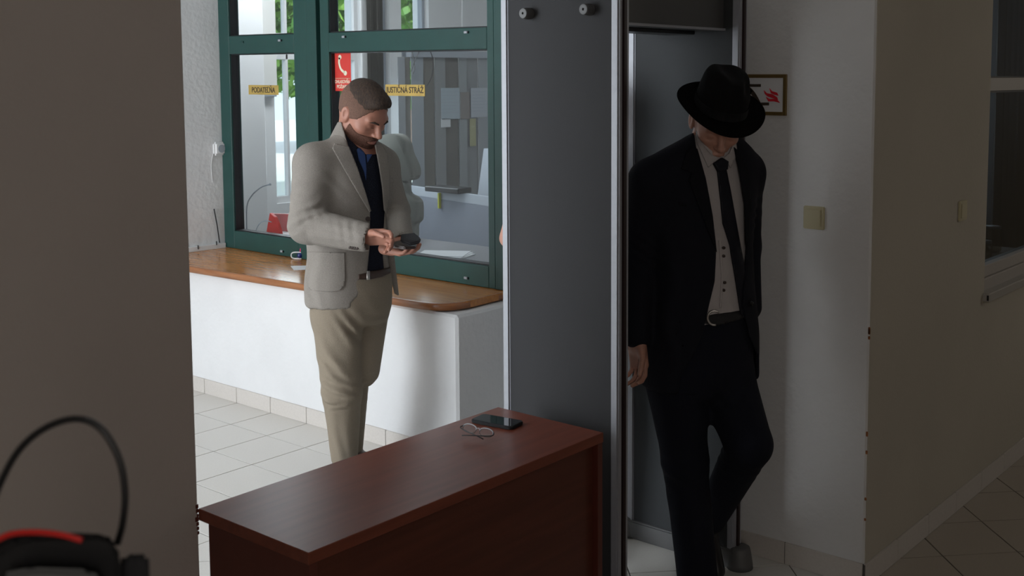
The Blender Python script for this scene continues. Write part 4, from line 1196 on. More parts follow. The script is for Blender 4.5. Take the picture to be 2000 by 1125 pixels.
def torso1(g=0.0):
    return loft([ring(690, 268, .060 + g, .060 + g), ring(690, 276, .100 + g, .075 + g), ring(690, 286, .148 + g, .09 + g), ring(689, 300, .188 + g, .103 + g), ring(688, 325, .205 + g, .118 + g), ring(684, 370, .203 + g, .130 + g),
                 ring(681, 430, .186 + g, .130 + g), ring(679, 490, .178 + g, .130 + g), ring(680, 540, .188 + g, .136 + g), ring(682, 592, .198 + g, .142 + g)], LF, G, 2.25)


RS, RE, RW = at(612, 318, D1 - .13), at(600, 440, D1 - .20), at(712, 463, D1 - .30)
LS, LE, LW = at(747, 322, D1 + .12), at(775, 412, D1 + .12), at(786, 470, D1 - .10)
# blazer
J = SDF(); J.u(torso1())
J.u(cone(at(688, 284, D1 - .02), RS, .062, .072), .05); J.u(cone(at(698, 292, D1 + .02), LS, .055, .062), .05)
J.u(cone(RS, RE, .082, .077), .035); J.u(cone(RE, RW, .077, .060), .02)
J.u(cone(LS, LE, .064, .057), .03); J.u(cone(LE, LW, .057, .048), .02)
J.fold(RE + RT * .03, RT + ZU * .35, .046, .004, .05)
J.fold(at(612, 418, D1 - .26), ZU * .9 - RT * .5, .042, .006, .035, (RT * .9 + ZU * .5, 2.2)); J.fold(at(680, 470, D1 - .30), ZU + RT * .15, .05, .003, .05, (RT, 2))
J.fold(at(585, 380, D1 - .2), ZU, .05, .002, .05); J.fold(at(680, 450, D1 - .33), RT, .045, .002, .04)
J.fold(at(785, 415, D1 + .06), ZU, .026, .004, .035); J.fold(at(600, 545, D1 - .1), RT, .07, .004, .06, (ZU, 2)); J.fold(at(650, 360, D1 - .15), RT + ZU, .07, .002, .05)
Jout = J
inner = SDF(); inner.u(torso1(-.010)); inner.ops[0][1].lo[2] -= .3
Jc = SDF(); Jc.ops = list(J.ops)
Jc.sub(prism([(664, 236), (672, 262), (690, 312), (708, 364), (723, 412), (722, 480), (716, 545), (700, 578), (686, 592), (684, 625), (800, 640), (778, 585), (766, 530), (757, 470), (752, 400), (742, 330), (734, 288), (730, 255)], D1, -.45, .02), .004)
Jc.sub(Prim(lambda P, q=inner: np.maximum(q.ev(P), P[:, 2] - at(680, 545, D1).z), *[b for b in torso1(-.01).__dict__.values() if isinstance(b, np.ndarray)]), .003)
Jc.sub(cone(RW - (RE - RW) * 0.0, RW + (RW - RE) * .5, .046, .05), .003); Jc.sub(cone(LW, LW + (LW - LE) * .5, .040, .044), .003)
Jc.sub(cone(at(690, 240, D1), at(693, 290, D1), .066, .075), .01)
blazer = sdf_obj('blazer', Jc.mesh(.0058), M['blazer'], p1, 1, 'beige woven blazer, open at the front')
# collar and lapels
drape('lapel', Jout, [(648.5, 289.5), (653, 281), (681, 287), (697, 326), (712, 372), (724, 412), (721, 414), (700, 379), (676, 338)], D1, M['blazer'], p1, .005, .004, label='near lapel of the blazer')
drape('lapel', Jout, [(733, 283), (745, 279), (757, 300), (762, 345), (760, 395), (755, 418), (751, 410), (747, 365), (741, 325)], D1, M['blazer'], p1, .005, .004, label='far lapel of the blazer')
Cn = SDF(); nk0, nk1 = at(704, 262, D1), at(703, 284, D1)
Cn.u(Jout.as_prim(.006)); 
CC = SDF(); CC.u(cone(at(692, 244, D1), at(688, 288, D1), .073, .112)); CC.sub(cone(at(692, 236, D1), at(691, 290, D1), .066, .084), .002)
CC.sub(prism([(664, 230), (674, 262), (683, 296), (760, 320), (800, 230)], D1, -.45, .0), .003)
CC.inter(Prim(lambda P: np.maximum(P[:, 2] - at(656, 238, D1).z - .25 * ((P - V3(at(660, 240, D1))) @ V3(RT)), at(660, 286, D1).z - P[:, 2]), [-99] * 3, [99] * 3), .004)
sdf_obj('collar', CC.mesh(.0045), M['blazer'], p1, 1)
# patch pocket, chest seam, buttons
drape('pocket', Jout, [(601, 492), (672, 493), (674, 540), (672, 558), (664, 567), (650, 570), (610, 567), (601, 558)], D1, M['blazer'], p1, .0005, .004, label='patch pocket')
drape('pocket', Jout, [(752, 352), (767, 348), (769, 354), (753, 358)], D1, M['blazer'], p1, .001, .003, label='breast pocket welt')
def button_on(sdf, px, py, r, m, parent, D=D1, name='button'):
    pts = [(px + r * math.cos(t) * 1.0, py + r * math.sin(t)) for t in [2 * PI * k / 12 for k in range(12)]]
    drape(name, sdf, pts, D, m, parent, .003, .003, .004)
button_on(Jout, 719, 428, 5, M['button'], blazer)
for k in range(4): button_on(Jout, 683 + 4.6 * k, 484 + .8 * k, 2.6, M['button'], blazer, D1 - .2)
# navy knit, blue collar
Sh = SDF(); Sh.u(torso1(-.014)); Sh.u(cone(at(688, 246, D1), at(692, 288, D1), .066, .080), .03)
Sh.sub(cone(at(690, 225, D1), at(694, 268, D1 - .01), .060, .060), .006)
Sh.fold(at(735, 420, D1 - .12), ZU + RT * .3, .06, .002, .08)
Sh.inter(cutz(at(700, 531, D1).z))
Sh.inter(pr(lambda P: P[:, 2] - at(662, 239, D1).z + 1.15 * np.clip((P - V3(at(664, 240, D1))) @ V3(RT), 0, .12)))
shirt = sdf_obj('shirt', Sh.mesh(.008), M['navy_knit'], p1, 2, 'dark navy knitted top')
drape('shirt_collar', Sh, [(697, 292), (704, 286), (713, 300), (716, 330), (715, 352), (711, 334), (701, 312)], D1, M['blue_shirt'], shirt, .003, .003, label='blue collar and placket')
drape('shirt_collar', Sh, [(716, 302), (725, 294), (727, 302), (718, 318)], D1, M['blue_shirt'], shirt, .003, .003, label='blue collar point')
# trousers and belt
T1 = SDF()
T1.u(loft([ring(690, 526, .170, .122), ring(690, 560, .178, .127), ring(688, 600, .180, .130), ring(686, 632, .165, .12)], LF, G, 2.2, .03))
NH, NK, NA = at(657, 615, D1 - .06), at(668, 765, D1 - .10), at(673, 893, D1 - .02)
FHp, FK, FA = at(714, 615, D1 + .07), at(707, 722, D1 + .00), at(688, 885, D1 + .12)
T1.u(cone(NH, NK, .106, .084), .03); T1.u(cone(NK, NA, .084, .058), .02)
T1.u(cone(FHp, FK, .100, .078), .012); T1.u(cone(at(694, 735, D1 + .05), FA, .062, .046), .006)
T1.fold(at(655, 770, D1 - .2), ZU * .9 + RT * .35, .045, .011, .05, (RT, 1.5)); T1.fold(at(645, 800, D1 - .2), ZU, .03, .007, .03, (RT, 1.6))
T1.fold(at(650, 700, D1 - .2), ZU * .6 + RT * .8, .07, .008, .08); T1.fold(at(720, 745, D1 - .05), ZU, .035, .006, .03); T1.fold(at(690, 640, D1 - .15), RT + ZU * .6, .05, .007, .06)
T1.fold(at(660, 850, D1 - .1), RT, .06, .003, .06, (ZU, 2)); T1.fold(at(695, 790, D1), ZU, .04, .004, .04)
T1.inter(cutz(at(673, 900, D1).z - .006)); 
T1.sub(cone(NA + ZU * .05, NA - ZU * .1, .046, .050)); T1.sub(cone(FA + ZU * .05, FA - ZU * .1, .036, .04))
tr = sdf_obj('trousers', T1.mesh(.008), M['chino'], p1, 2, 'creased khaki trousers')
0 and drape('fly_seam', T1, [(724, 545), (726.5, 545), (729, 575), (722, 612), (719, 612), (725, 575)], D1, M['chino'], tr, .001, .003)
bf = bmesh.new(); add_prism(bf, [at(x, y, D1 + .06) for x, y in ((752, 420), (766, 470), (772, 520), (779, 578), (770, 574), (764, 545), (756, 500), (748, 450))], FH * .010, .003); obj('front_flap', bf, M['blazer'], blazer)
drape('side_seam', T1, [(621, 592), (625, 592), (621, 604), (618, 604)], D1, M['ink'], tr, .001, .002, label='slanted pocket opening')
drape('belt', T1, [(700, 533), (722, 530), (745, 526), (762, 521), (763, 533), (746, 541), (722, 546), (700, 546)], D1, M['leather'], p1, .006, .005, label='dark brown leather belt')
drape('buckle', T1, [(716, 530), (722, 529.5), (722, 546), (716, 546.5)], D1, M['steel'], p1, .012, .003)
# shoes
for A, sg, dx in ((NA, 1, 0), (FA, -1, 0)):
    a = V3(A); a[2] = 0.045
    S = SDF(); fwd = V3(G if sg > 0 else (RT * .9 - FH * .3).normalized())
    S.u(ell(a + fwd * -.02 + [0, 0, .01], (.045, .05, .045))); S.u(cone(a + fwd * .02, a + fwd * .17 + [0, 0, -.012], .044, .034), .03); S.u(cone(a + [0, 0, .02], a + [0, 0, .07], .043, .045), .02)
    S.inter(Prim(lambda P: .012 - P[:, 2], [-99] * 3, [99] * 3), .003)
    sh = sdf_obj('shoe', S.mesh(.006), M['blue_shirt'] if sg > 0 else M['leather'], p1, 1, 'blue-grey sneaker with a white sole' if sg > 0 else None)
    b = bmesh.new(); add_prism(b, [Vector((*(a + fwd * u + np.cross([0, 0, 1], fwd) * v)[:2], 0.001)) for u, v in ((-.065, -.02), (-.05, -.04), (.0, -.044), (.12, -.044), (.18, -.03), (.205, 0), (.18, .03), (.12, .044), (0, .044), (-.05, .04), (-.065, .02))], (0, 0, .024), .004)
    obj('sole', b, M['white'] if sg > 0 else M['leather'], sh)
# head
HN = at(684, 287, D1 + .01)
hf = head_frame(at(708, 222, D1 - .0), -FH * math.sin(math.radians(31)) + RT * math.cos(math.radians(31)), math.radians(34), math.radians(-3), 1.13)
H = head_sdf(to_local(hf, HN), .053, jaw=1.12)
hv, hq = H.mesh(.0030); hv = to_world(hf, relax(hv, hq, 1))
Bd = SDF()
Bd.u(torso1(-.03)); Bd.u(cone(at(686, 275, D1), at(688, 305, D1), .056, .075), .03)
for A_, B_, C_, r in ((RS, RE, RW, .05), (LS, LE, LW, .045)): Bd.u(cone(A_, B_, r, r * .85), .03); Bd.u(cone(B_, C_, r * .8, r * .62), .02)
Bd.u(loft([ring(688, 545, .15, .105), ring(687, 620, .15, .11)], LF, G), .04)
for a, b_, c in ((NH, NK, NA), (FHp, FK, FA)): b2 = b_ if a is NH else at(694, 738, D1 + .05); Bd.u(cone(a, b2, .075, .045), .03); Bd.u(cone(b2, c, .045, .030), .02); Bd.u(cone(c, Vector((c.x, c.y, .06)), .036, .038), .02)
bv, bq = Bd.mesh(.011); bv = relax(bv, bq, 2)
# hands
Hd = SDF()
wr = RW + (RW - RE).normalized() * .005
hdir = (at(783, 462, D1 - .34) - wr).normalized()
hand_sdf(Hd, wr, hdir + RT * 0, ZU * .75 - FH * .5, L=1.04, thick=1.12, thumb=(.35, .25), per=[(.35, .5, .3), (.5, .6, .4), (.6, .7, .5), (.75, .8, .5)])
wl_ = at(778, 478, D1 - .16)
Hd2 = SDF(); hand_sdf(Hd2, at(758, 487, D1 - .18), (RT * .85 - ZU * .10 - FH * .4), (FH * .9 + RT * .3), L=.95, thick=1.1, thumb=(.9, .3), per=[(.25, .5, .5)] * 4)
hnv, hnq = mesh_join([Hd.mesh(.0034), Hd2.mesh(.0034)]); hnv = relax(hnv, hnq, 1)
arm = SDF(); arm.u(cone(LW, at(760, 486, D1 - .18), .03, .027)); av, aq = arm.mesh(.006)
body = sdf_obj('body', mesh_join([(hv, hq), (bv, bq), (hnv, hnq), (av, aq)]), M['skin1'], p1, 0)
# hair and beard as thin shells over the head
def shell(name, Hs, fr, off, region, m, parent, h=.0032, k=.004, label=None, amp=.0):
    S = SDF(); S.u(Hs.as_prim(off)); S.inter(Hs_neg(Hs), .0005)
    for r in region: S.inter(r, k)
    v, q = S.mesh(h); v = to_world(fr, relax(v, q, 1)); return sdf_obj(name, (v, q), m, parent, 0, label)
def Hs_neg(Hs): return Prim(lambda P: -(Hs.ev(P) + .004), [-99] * 3, [99] * 3)
H0 = head_sdf(to_local(hf, HN), .053, jaw=1.12, ears=False)
top = SDF(); top.u(ell((0, -.016, .036), (.079, .100, .094)))
hairtop = SDF(); hairtop.u(ell((0, -.010, .040), (.0775, .103, .0945))); hairtop.u(ell((0, .05, .088), (.050, .042, .030)), .02)
hairtop.inter(pr(lambda P: np.maximum(.062 - .20 * (P[:, 1]) + .10 * np.abs(P[:, 0]) + 1.0 * np.maximum(P[:, 1] - .05, 0) - P[:, 2] + jit(P, .002), P[:, 1] - .090 - .1 * (P[:, 2] - .07) + 5 * P[:, 0] ** 2 + jit(P))), .006)
v, q = hairtop.mesh(.0034)
v = v + (jit(v, .0008))[:, None] * np.array([.3, .3, 1.]); v = to_world(hf, v); sdf_obj('hair', (v, q), M['hair'], p1, 0, 'short brown hair, longer on top')
shell('faded_side', H0, hf, .0022, [pr(lambda P: np.maximum.reduce([P[:, 2] - .085, P[:, 1] - .050 - .5 * np.maximum(P[:, 2] - .02, -.03) + jit(P), -.050 - P[:, 2] + .02 * jit(P), -(P[:, 2] - (.030 + .55 * P[:, 1] * (P[:, 1] > -.02) - .25 * (P[:, 1] + .02) * (P[:, 1] <= -.02) * -1 - .045)) ]))], M['fade'], p1, label='closely clipped side hair')
shell('beard', H0, hf, .0030, [pr(lambda P: np.maximum.reduce([P[:, 2] + .040 - .35 * np.maximum(.062 - P[:, 1], 0) + 0 * jit(P), -P[:, 1] + .016 + .45 * np.maximum(-.072 - P[:, 2], 0) + jit(P, .002), .0035 - np.sqrt((P[:, 0] / 5) ** 2 + ((P[:, 2] + .0635) / 1.35) ** 2) - .0 * P[:, 1] + .0015, -.125 - P[:, 2]]))], M['beard'], p1, label='short reddish-brown beard')
for s in (-1, 1):
    S = SDF(); S.u(cone((s * .016, .1010, .0205), (s * .034, .0945, .0260), .0036, .0040)); S.u(cone((s * .034, .0945, .0260), (s * .050, .0810, .0220), .0040, .0026), .003)
    v, q = S.mesh(.002); sdf_obj('eyebrow', (to_world(hf, v), q), M['hair'], p1, 1)
    S = SDF(); S.u(cone((s * .020, .0900, -.0030), (s * .042, .0822, -.0030), .0013, .0010)); v, q = S.mesh(.0012, pad=.005); sdf_obj('eyelashes', (to_world(hf, v), q), M['ink'], p1, 1)
S = SDF(); S.u(ell((0, .0985, -.0580), (.019, .0075, .0032))); S.u(ell((0, .0970, -.0685), (.0165, .0080, .0044)), .002); v, q = S.mesh(.0018, pad=.005)
sdf_obj('lips', (to_world(hf, v), q), mat('lips', (.36, .13, .11), .5), p1, 1)
# phone case and wallet in his hands (held: things of their own)
def slab(name, pts, D, th, m, label, cat, bev=.004):
    b = bmesh.new(); add_prism(b, [at(x, y, D + dd) for x, y, dd in pts], Vector((0, 0, -th)), bev); return tag(obj(name, b, m), label, cat)
slab('mobile_phone', [(783, 457, -.36), (810, 454, -.33), (822, 465, -.37), (820, 470, -.42), (800, 476, -.44), (782, 468, -.42)], D1 + .10, .012, M['black_m'], 'black phone in an open flip case held by the man in the blazer', 'phone')
slab('wallet', [(766, 473, -.34), (784, 468, -.30), (814, 473, -.34), (812, 481, -.42), (790, 482, -.46), (764, 478, -.44)], D1 + .10, .012, M['leather'], 'dark brown leather wallet below the phone in the same hands', 'wallet')
# ------------------------------------------------------------------ person 2: man in a black hat walking through the detector
G, LF = person_axes(62)
D2 = 3.70
p2 = thing('person', 'man in a black hat and dark suit stepping out of the metal detector', 'person', at(1362, 1160, D2))
p2.location.z = 0; ORIG[p2.name] = Vector(p2.location)


def r2(px, py, w_, d_, D=D2): return (at(px, py, D), w_, d_)


def torso2(g=0.0):
    return loft([r2(1397, 262, .066 + g, .066 + g), r2(1392, 274, .105 + g, .080 + g), r2(1384, 290, .152 + g, .095 + g), r2(1376, 312, .186 + g, .108 + g), r2(1371, 345, .200 + g, .120 + g), r2(1370, 410, .192 + g, .125 + g), r2(1370, 480, .180 + g, .122 + g),
                 r2(1372, 560, .182 + g, .128 + g), r2(1372, 650, .200 + g, .138 + g), r2(1368, 748, .208 + g, .145 + g)], LF, G, 2.3)


RS, RE, RW = at(1272, 356, D2 - .09), at(1247, 500, D2 - .03), at(1243, 652, D2 - .10)
LS, LE, LW = at(1452, 338, D2 + .10), at(1454, 480, D2 + .17), at(1462, 600, D2 + .10)
J = SDF(); J.u(torso2())
J.u(cone(at(1388, 292, D2 - .02), RS, .055, .070), .05); J.u(cone(at(1400, 292, D2 + .02), LS, .055, .066), .05)
J.u(cone(RS, RE, .070, .060), .03); J.u(cone(RE, RW, .060, .048), .02)
J.u(cone(LS, LE, .066, .056), .03); J.u(cone(LE, LW, .054, .045), .02)
J.fold(at(1240, 500, D2 - .09), ZU * .8 + RT * .5, .035, .004, .05); J.fold(at(1290, 430, D2 - .2), RT * .8 + ZU * .5, .08, .003, .07); J.fold(at(1310, 640, D2 - .18), RT, .08, .004, .08, (ZU, 2)); J.fold(at(1470, 420, D2 + .05), ZU, .04, .003, .05)
Jc = SDF(); Jc.ops = list(J.ops)
Jc.sub(prism([(1352, 236), (1360, 290), (1378, 350), (1391, 420), (1399, 490), (1396, 550), (1384, 600), (1374, 650), (1352, 700), (1330, 735), (1326, 770), (1520, 775), (1500, 705), (1478, 692), (1462, 655), (1450, 600), (1452, 550), (1457, 480), (1455, 400), (1445, 340), (1430, 284), (1425, 240)], D2, -.45, .02), .004)
inner = torso2(-.012)
Jc.sub(Prim(lambda P, q=inner: np.maximum(q.f(P), P[:, 2] - at(1372, 600, D2).z), inner.lo, inner.hi), .003)
Jc.sub(cone(at(1400, 245, D2), at(1397, 292, D2), .064, .072), .01)
jacket = sdf_obj('suit_jacket', Jc.mesh(.0062), M['suit'], p2, 2, 'dark navy suit jacket, open at the front')
drape('lapel', J, [(1350, 285), (1340, 300), (1330, 330), (1352, 338), (1345, 350), (1378, 440), (1399, 492), (1391, 420), (1378, 350), (1362, 292)], D2, M['suit_edge'], p2, .006, .004, label='near lapel of the suit')
drape('lapel', J, [(1433, 288), (1446, 300), (1462, 335), (1466, 400), (1460, 480), (1456, 480), (1454, 400), (1444, 340)], D2, M['suit_edge'], p2, .006, .004, label='far lapel of the suit')
drape('chest_pocket', J, [(1440 - 20 - 95, 395), (1340, 398), (1341, 404), (1325, 401)], D2, M['suit_edge'], jacket, .001, .003)
# white shirt with collar and tie
S2 = SDF(); S2.u(torso2(-.015)); S2.u(cone(at(1400, 246, D2 - .02), at(1397, 290, D2), .058, .074), .03)
S2.fold(at(1405, 470, D2 - .15), RT + ZU * .25, .05, .0025, .07, (ZU, 2)); S2.fold(at(1412, 585, D2 - .15), ZU + RT * .4, .04, .003, .04)
S2.sub(cone(at(1401, 225, D2 - .04), at(1399, 272, D2 - .03), .054, .050), .006)
S2.inter(cutz(at(1400, 622, D2).z)); S2.inter(pr(lambda P: P[:, 2] - at(1400, 246, D2).z + .35 * ((P - V3(at(1400, 246, D2))) @ V3(G))))
shirt = sdf_obj('shirt', S2.mesh(.0075), M['white_shirt'], p2, 2, 'white shirt')
drape('collar_point', S2, [(1358, 250), (1362, 280), (1384, 327), (1397, 316), (1408, 309), (1390, 303), (1371, 280)], D2, M['white_shirt'], shirt, .006, .003)
drape('collar_point', S2, [(1436, 270), (1439, 302), (1426, 328), (1420, 314), (1412, 309), (1424, 299)], D2, M['white_shirt'], shirt, .006, .003)
tie = drape('tie', S2, [(1393, 319), (1409, 308), (1421, 315), (1419, 329), (1428, 374), (1438, 430), (1447, 480), (1457, 530), (1466, 580), (1462, 632), (1448, 612), (1437, 540), (1426, 480), (1412, 437), (1409, 395), (1402, 335)], D2, M['tie'], p2, .010, .006, label='dark tie hanging aslant')
drape('tie_knot', S2, [(1393, 319), (1409, 308), (1421, 315), (1419, 331), (1403, 336)], D2, M['tie'], tie, .016, .008)
drape('button_placket', S2, [(1404, 470), (1409, 470), (1413, 540), (1409, 602), (1406, 602), (1409, 540)], D2, M['white_shirt'], shirt, .003, .002)
for px, py in ((1413, 484), (1413, 500), (1415, 552), (1414, 567)): button_on(S2, px, py, 3.0, M['button'], shirt, D2)
# trousers
T2 = SDF(); T2.u(loft([r2(1376, 600, .165, .115), r2(1375, 650, .175, .125), r2(1374, 720, .175, .125), r2(1374, 765, .15, .11)], LF, G, 2.2, .03))
AH, AK, AA = at(1322, 745, D2 - .03), at(1338, 900, D2 - .04), at(1362, 1128, D2 + .03)
BH, BK, BA = at(1418, 745, D2 + .04), at(1463, 868, D2 - .10), at(1388, 1012, D2 + .22)
T2.u(cone(AH, AK, .105, .074), .04); T2.u(cone(AK, AA, .074, .070), .03)
T2.u(cone(BH, BK, .100, .078), .03); T2.u(cone(BK, BA, .076, .056), .012)
T2.fold(at(1440, 900, D2 - .05), RT * .5 + ZU * .9, .035, .005, .05); T2.fold(at(1400, 800, D2 - .1), RT + ZU, .06, .004, .06); T2.fold(at(1320, 930, D2 - .1), ZU + RT * .3, .05, .004, .05); T2.fold(at(1330, 1060, D2 - .05), RT, .05, .003, .07, (ZU, 2))
T2.inter(cutz(.07)); 
tr2 = sdf_obj('trousers', T2.mesh(.0085), M['trouser2'], p2, 2, 'dark navy suit trousers')
drape('belt', T2, [(1362, 606), (1400, 612), (1440, 602), (1470, 590), (1472, 612), (1440, 626), (1400, 636), (1362, 630)], D2, M['black_m'], p2, .008, .005, label='black belt')
bk = [at(1395 + 13 * math.cos(t) * (1 if abs(t) < 9 else 1), 621 + 14 * math.sin(t), D2 - .165) for t in [math.radians(a) for a in range(75, 330, 15)]]
b = bmesh.new(); add_tube(b, bk, .0035, 8); obj('buckle', b, M['steel'], p2, smooth=True, label='curved metal belt buckle')
# shoes
def shoe2(a, fwd, upv):
    a = V3(a); fwd = V3(fwd); fwd /= np.linalg.norm(fwd); upv = V3(upv); upv -= fwd * (upv @ fwd); upv /= np.linalg.norm(upv); sd = np.cross(upv, fwd)
    S = SDF(); S.u(ell(a - fwd * .03 - upv * .035, (.046, .036, .040), (fwd, sd, upv))); S.u(cone(a + fwd * .01 - upv * .035, a + fwd * .16 - upv * .055, .040, .030), .03); S.u(cone(a - upv * .03, a + upv * .03, .040, .042), .02)
    S.inter(halfspace(a - upv * .078, -upv), .003); o = sdf_obj('shoe', S.mesh(.0065), M['shoe'], p2, 1)
    b = bmesh.new(); add_prism(b, [Vector(a + fwd * u + sd * v - upv * .088) for u, v in ((-.075, 0), (-.06, -.03), (0, -.036), (.1, -.042), (.17, -.028), (.20, 0), (.17, .028), (.1, .042), (0, .036), (-.06, .03))], Vector(upv) * .012, .003)
    obj('sole', b, M['black_m'], o)
shoe2((AA.x, AA.y, .090), G, ZU)
kn = (BA - BK).normalized()
shoe2(BA + kn * .035, Vector(G) * .55 - ZU * .8, -kn)
# head with the face under the brim
hf2 = head_frame(at(1399, 240, D2 - .03), -FH * math.cos(math.radians(6)) + RT * math.sin(math.radians(6)), math.radians(31), math.radians(6), 1.0)
H2 = head_sdf(to_local(hf2, at(1398, 290, D2 + .01)), .054, thin=.006, jaw=.92)
for s in (-1, 1):
    H2.sub(cone((s * .018, .103, -.036), (s * .033, .086, -.066), .002, .0025), .008); H2.sub(ell((s * .058, .045, -.048), (.014, .03, .022)), .02)
    H2.sub(cone((s * .026, .0915, -.012), (s * .043, .080, -.014), .0012, .0012), .005)
hv, hq = H2.mesh(.0030); hv = to_world(hf2, relax(hv, hq, 1))
Bd = SDF(); Bd.u(torso2(-.03)); Bd.u(cone(at(1399, 258, D2), at(1396, 300, D2), .052, .07), .03)
for A_, B_, C_, r in ((RS, RE, RW, .045), (LS, LE, LW, .042)): Bd.u(cone(A_, B_, r, r * .85), .03); Bd.u(cone(B_, C_, r * .8, r * .62), .02)
Bd.u(loft([r2(1374, 640, .145, .10), r2(1374, 760, .14, .10)], LF, G), .04)
for a, b_, c in ((AH, AK, AA), (BH, BK, BA)): Bd.u(cone(a, b_, .08, .052), .03); Bd.u(cone(b_, c, .05, .034), .02)
Bd.u(cone(AA, (AA.x, AA.y, .06), .034, .036), .01); bv, bq = Bd.mesh(.011); bv = relax(bv, bq, 2)
Hd = SDF(); hand_sdf(Hd, at(1243, 664, D2 - .10), -ZU + RT * .12 - FH * .1, V3(G) * .9 + V3(RT) * .3, L=.98, curl=(.35, .6, .5), thumb=(.45, .3))
Hl = SDF(); hand_sdf(Hl, LW - ZU * .01, -ZU - FH * .05, -V3(G) * -1, L=.95, curl=(.35, .5, .4))
hnv, hnq = mesh_join([Hd.mesh(.0036), Hl.mesh(.0036)]); hnv = relax(hnv, hnq, 1)
sdf_obj('body', mesh_join([(hv, hq), (bv, bq), (hnv, hnq)]), M['skin2'], p2, 0)
S = SDF(); S.u(ell((0, .0985, -.0580), (.017, .0070, .0022))); S.u(ell((0, .0965, -.0680), (.015, .0075, .0030)), .002); v, q = S.mesh(.0018, pad=.005)
sdf_obj('lips', (to_world(hf2, v), q), mat('pale_lips', (.36, .15, .13), .5), p2, 1)
gh = mat('grey_hair', (.25, .22, .20), .8, bump=.5, bscale=400)
S = SDF(); S.u(head_sdf(None, thin=.006, jaw=.92, ears=False).as_prim(.004)); S.inter(pr(lambda P: np.maximum.reduce([P[:, 1] + .010 + jit(P), -.035 - P[:, 2] + jit(P), P[:, 2] - .06])), .003)
v, q = S.mesh(.0035); sdf_obj('hair', (to_world(hf2, v), q), gh, p2, 1, 'short grey hair below the hat')
# hat: soft black felt, worn (a thing of his own that moves with him: child of the person)
def hatp(x, y, z): return Vector(to_world(HFR, np.array([[x, y, z]]))[0])
HFR = head_frame(at(1400, 237, D2 - .03), -FH * math.cos(math.radians(14)) + RT * math.sin(math.radians(14)), math.radians(27), math.radians(3.5), 1.0)
S = SDF(); B0 = .050
HL = loft([((0, 0, B0 - .01), .0835, .101), ((0, 0, B0 + .02), .0835, .101), ((0, .001, B0 + .06), .0805, .096), ((0, .002, B0 + .10), .0745, .088), ((0, .002, B0 + .126), .066, .079), ((0, .002, B0 + .137), .056, .068)], (1, 0, 0), (0, 1, 0), 2.1, .03)
S.u(HL); S.sub(ell((0, .0, B0 + .146), (.022, .085, .022)), .03)
for s in (-1, 1): S.sub(ell((s * .066, .066, B0 + .112), (.026, .035, .032)), .03)
S.fold((.04, .08, B0 + .05), (0, 0, 1), .06, .002, .04)
S.inter(pr(lambda P: B0 - .008 - P[:, 2])); 
v, q = S.mesh(.005); hat = sdf_obj('hat', (to_world(HFR, relax(v, q, 3)), q), M['felt'], p2, 0, 'black felt hat with a creased crown')
b = bmesh.new(); NR, NT = 9, 64; grid = []
for i in range(NR):
    t = i / (NR - 1); row = []
    for k in range(NT):
        an = 2 * PI * k / NT; cx, cy = math.cos(an), math.sin(an)
        rx, ry = .080 + (.144 - .080) * t, .098 + (.156 - .098) * t
        z = B0 + .002 + (.013 * abs(cx) ** 2.2 - .024 * max(cy, 0) ** 2 + .012 * max(-cy, 0) ** 2) * t ** 1.5
        row.append(b.verts.new(hatp(rx * cx, ry * cy, z)))
    grid.append(row)
for i in range(NR - 1):
    for k in range(NT): b.faces.new((grid[i][k], grid[i][(k + 1) % NT], grid[i + 1][(k + 1) % NT], grid[i + 1][k]))
bmesh.ops.solidify(b, geom=b.faces[:], thickness=.003); bmesh.ops.recalc_face_normals(b, faces=b.faces[:]); obj('brim', b, M['felt'], hat, smooth=True)
b = bmesh.new(); rr = []
for z, g in ((B0 + .004, .0015), (B0 + .034, .0015)):
    rr.append([b.verts.new(hatp((.0835 + g) * math.copysign(abs(math.cos(a)) ** (2 / 2.1), math.cos(a)), (.101 + g) * math.copysign(abs(math.sin(a)) ** (2 / 2.1), math.sin(a)), z)) for a in [2 * PI * k / 64 for k in range(64)]])
for k in range(64): b.faces.new((rr[0][k], rr[0][(k + 1) % 64], rr[1][(k + 1) % 64], rr[1][k]))
bmesh.ops.solidify(b, geom=b.faces[:], thickness=.0015); obj('ribbon', b, M['black_m'], hat, smooth=True)

# ------------------------------------------------------------------ person 3: almost hidden behind the near detector panel, only an elbow shows
G, LF = person_axes(80)
D3 = 4.12
p3 = thing('person', 'person almost hidden behind the metal detector, one bare elbow showing', 'person', at(1098, 900, D3))
p3.location.z = 0; ORIG[p3.name] = Vector(p3.location)
X = Vector(p3.location); Lv = Vector(LF); Gv = Vector(G)
def lp(l, g, z): return Vector((X.x, X.y, 0)) + Lv * l + Gv * g + ZU * z
def tor(g=0): return loft([(lp(0, 0, 1.50), .06 + g, .06 + g), (lp(0, 0, 1.46), .12 + g, .085 + g), (lp(0, 0, 1.40), .165 + g, .10 + g), (lp(0, 0, 1.25), .165 + g, .115 + g), (lp(0, 0, 1.05), .15 + g, .105 + g), (lp(0, 0, .90), .165 + g, .115 + g)], LF, G, 2.2)
EL = at(995, 465, D3); SR = lp(-.135, 0, 1.40); WRp = lp(-.08, .12, 1.08); SL = lp(.15, 0, 1.40); ELl = lp(.16, -.01, 1.12); WL = lp(.10, .12, .98)
B3 = SDF(); B3.u(tor(-.01)); B3.u(cone(SR, EL, .045, .036), .03); B3.u(cone(EL, WRp, .036, .026), .01); B3.u(cone(SL, ELl, .045, .036), .03); B3.u(cone(ELl, WL, .036, .026), .01)
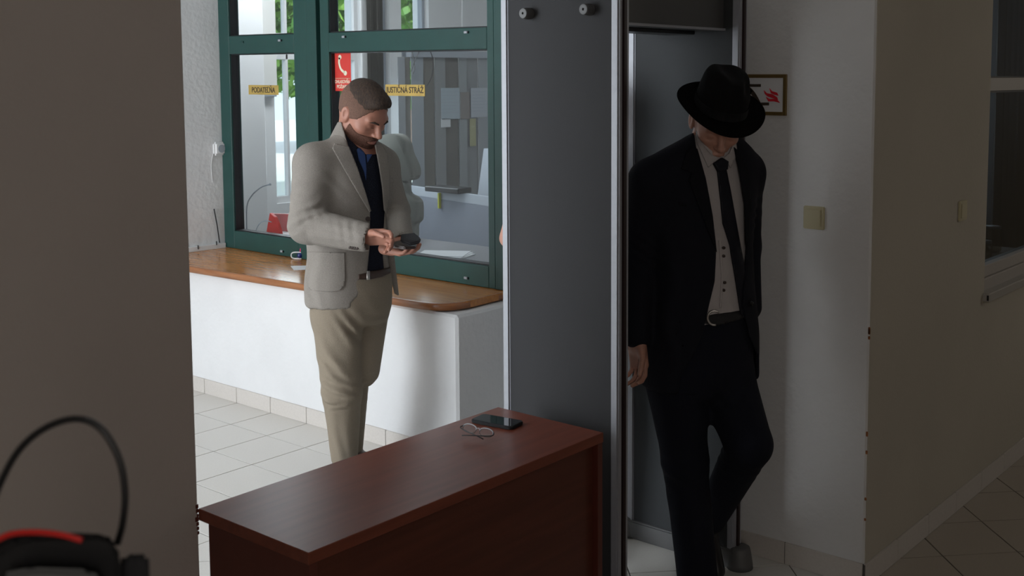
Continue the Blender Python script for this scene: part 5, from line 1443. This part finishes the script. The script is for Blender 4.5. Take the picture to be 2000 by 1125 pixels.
B3.u(cone(lp(-.08, 0, .88), lp(-.08, .01, .48), .08, .05), .03); B3.u(cone(lp(-.08, .01, .48), lp(-.08, 0, .06), .05, .035), .02); B3.u(cone(lp(.08, 0, .88), lp(.08, .01, .48), .08, .05), .03); B3.u(cone(lp(.08, .01, .48), lp(.08, 0, .06), .05, .035), .02)
hf3 = head_frame(lp(0, .02, 1.64), G, .1, 0, 1.0); H3 = head_sdf(to_local(hf3, lp(0, 0, 1.46)), .05)
a = H3.mesh(.004); a = (to_world(hf3, relax(a[0], a[1], 1)), a[1]); b_ = B3.mesh(.009); b_ = (relax(b_[0], b_[1], 2), b_[1])
Hh = SDF(); hand_sdf(Hh, WRp, Gv * .6 + Lv * .7 - ZU * .2, ZU, curl=(.3, .3, .2)); hand_sdf(Hh, WL, Gv * .6 - Lv * .7 - ZU * .2, ZU, curl=(.3, .3, .2)); c_ = Hh.mesh(.004)
sdf_obj('body', mesh_join([a, b_, c_]), M['skin2'], p3, 0)
S = SDF(); S.u(tor(.004)); S.u(cone(SR, SR.lerp(EL, .55), .056, .052), .03); S.u(cone(SL, SL.lerp(ELl, .55), .056, .052), .03); v = S.mesh(.009); sdf_obj('shirt', v, M['navy_knit'], p3, 2)
S = SDF(); S.u(loft([(lp(0, 0, .96), .150, .105), (lp(0, 0, .84), .165, .115)], LF, G, 2.2, .03))
for s in (-.08, .08): S.u(cone(lp(s, 0, .86), lp(s, .01, .48), .09, .07), .03); S.u(cone(lp(s, .01, .48), lp(s, 0, .10), .07, .055), .02)
S.inter(cutz(.07)); sdf_obj('trousers', S.mesh(.010), M['trouser2'], p3, 2)
S = SDF(); S.u(H3.as_prim(.006)); S.inter(pr(lambda P: np.maximum(P[:, 1] - .05 - .4 * (P[:, 2] - .05), -P[:, 2] + .0))); v, q = S.mesh(.005); sdf_obj('hair', (to_world(hf3, v), q), M['hair'], p3, 1)
for s in (-.08, .08):
    S = SDF(); S.u(cone(lp(s, -.03, .045), lp(s, .15, .035), .042, .033), .02); S.u(cone(lp(s, 0, .05), lp(s, 0, .11), .04, .04), .02); S.inter(pr(lambda P: .003 - P[:, 2])); sdf_obj('shoe', S.mesh(.008), M['shoe'], p3, 1)
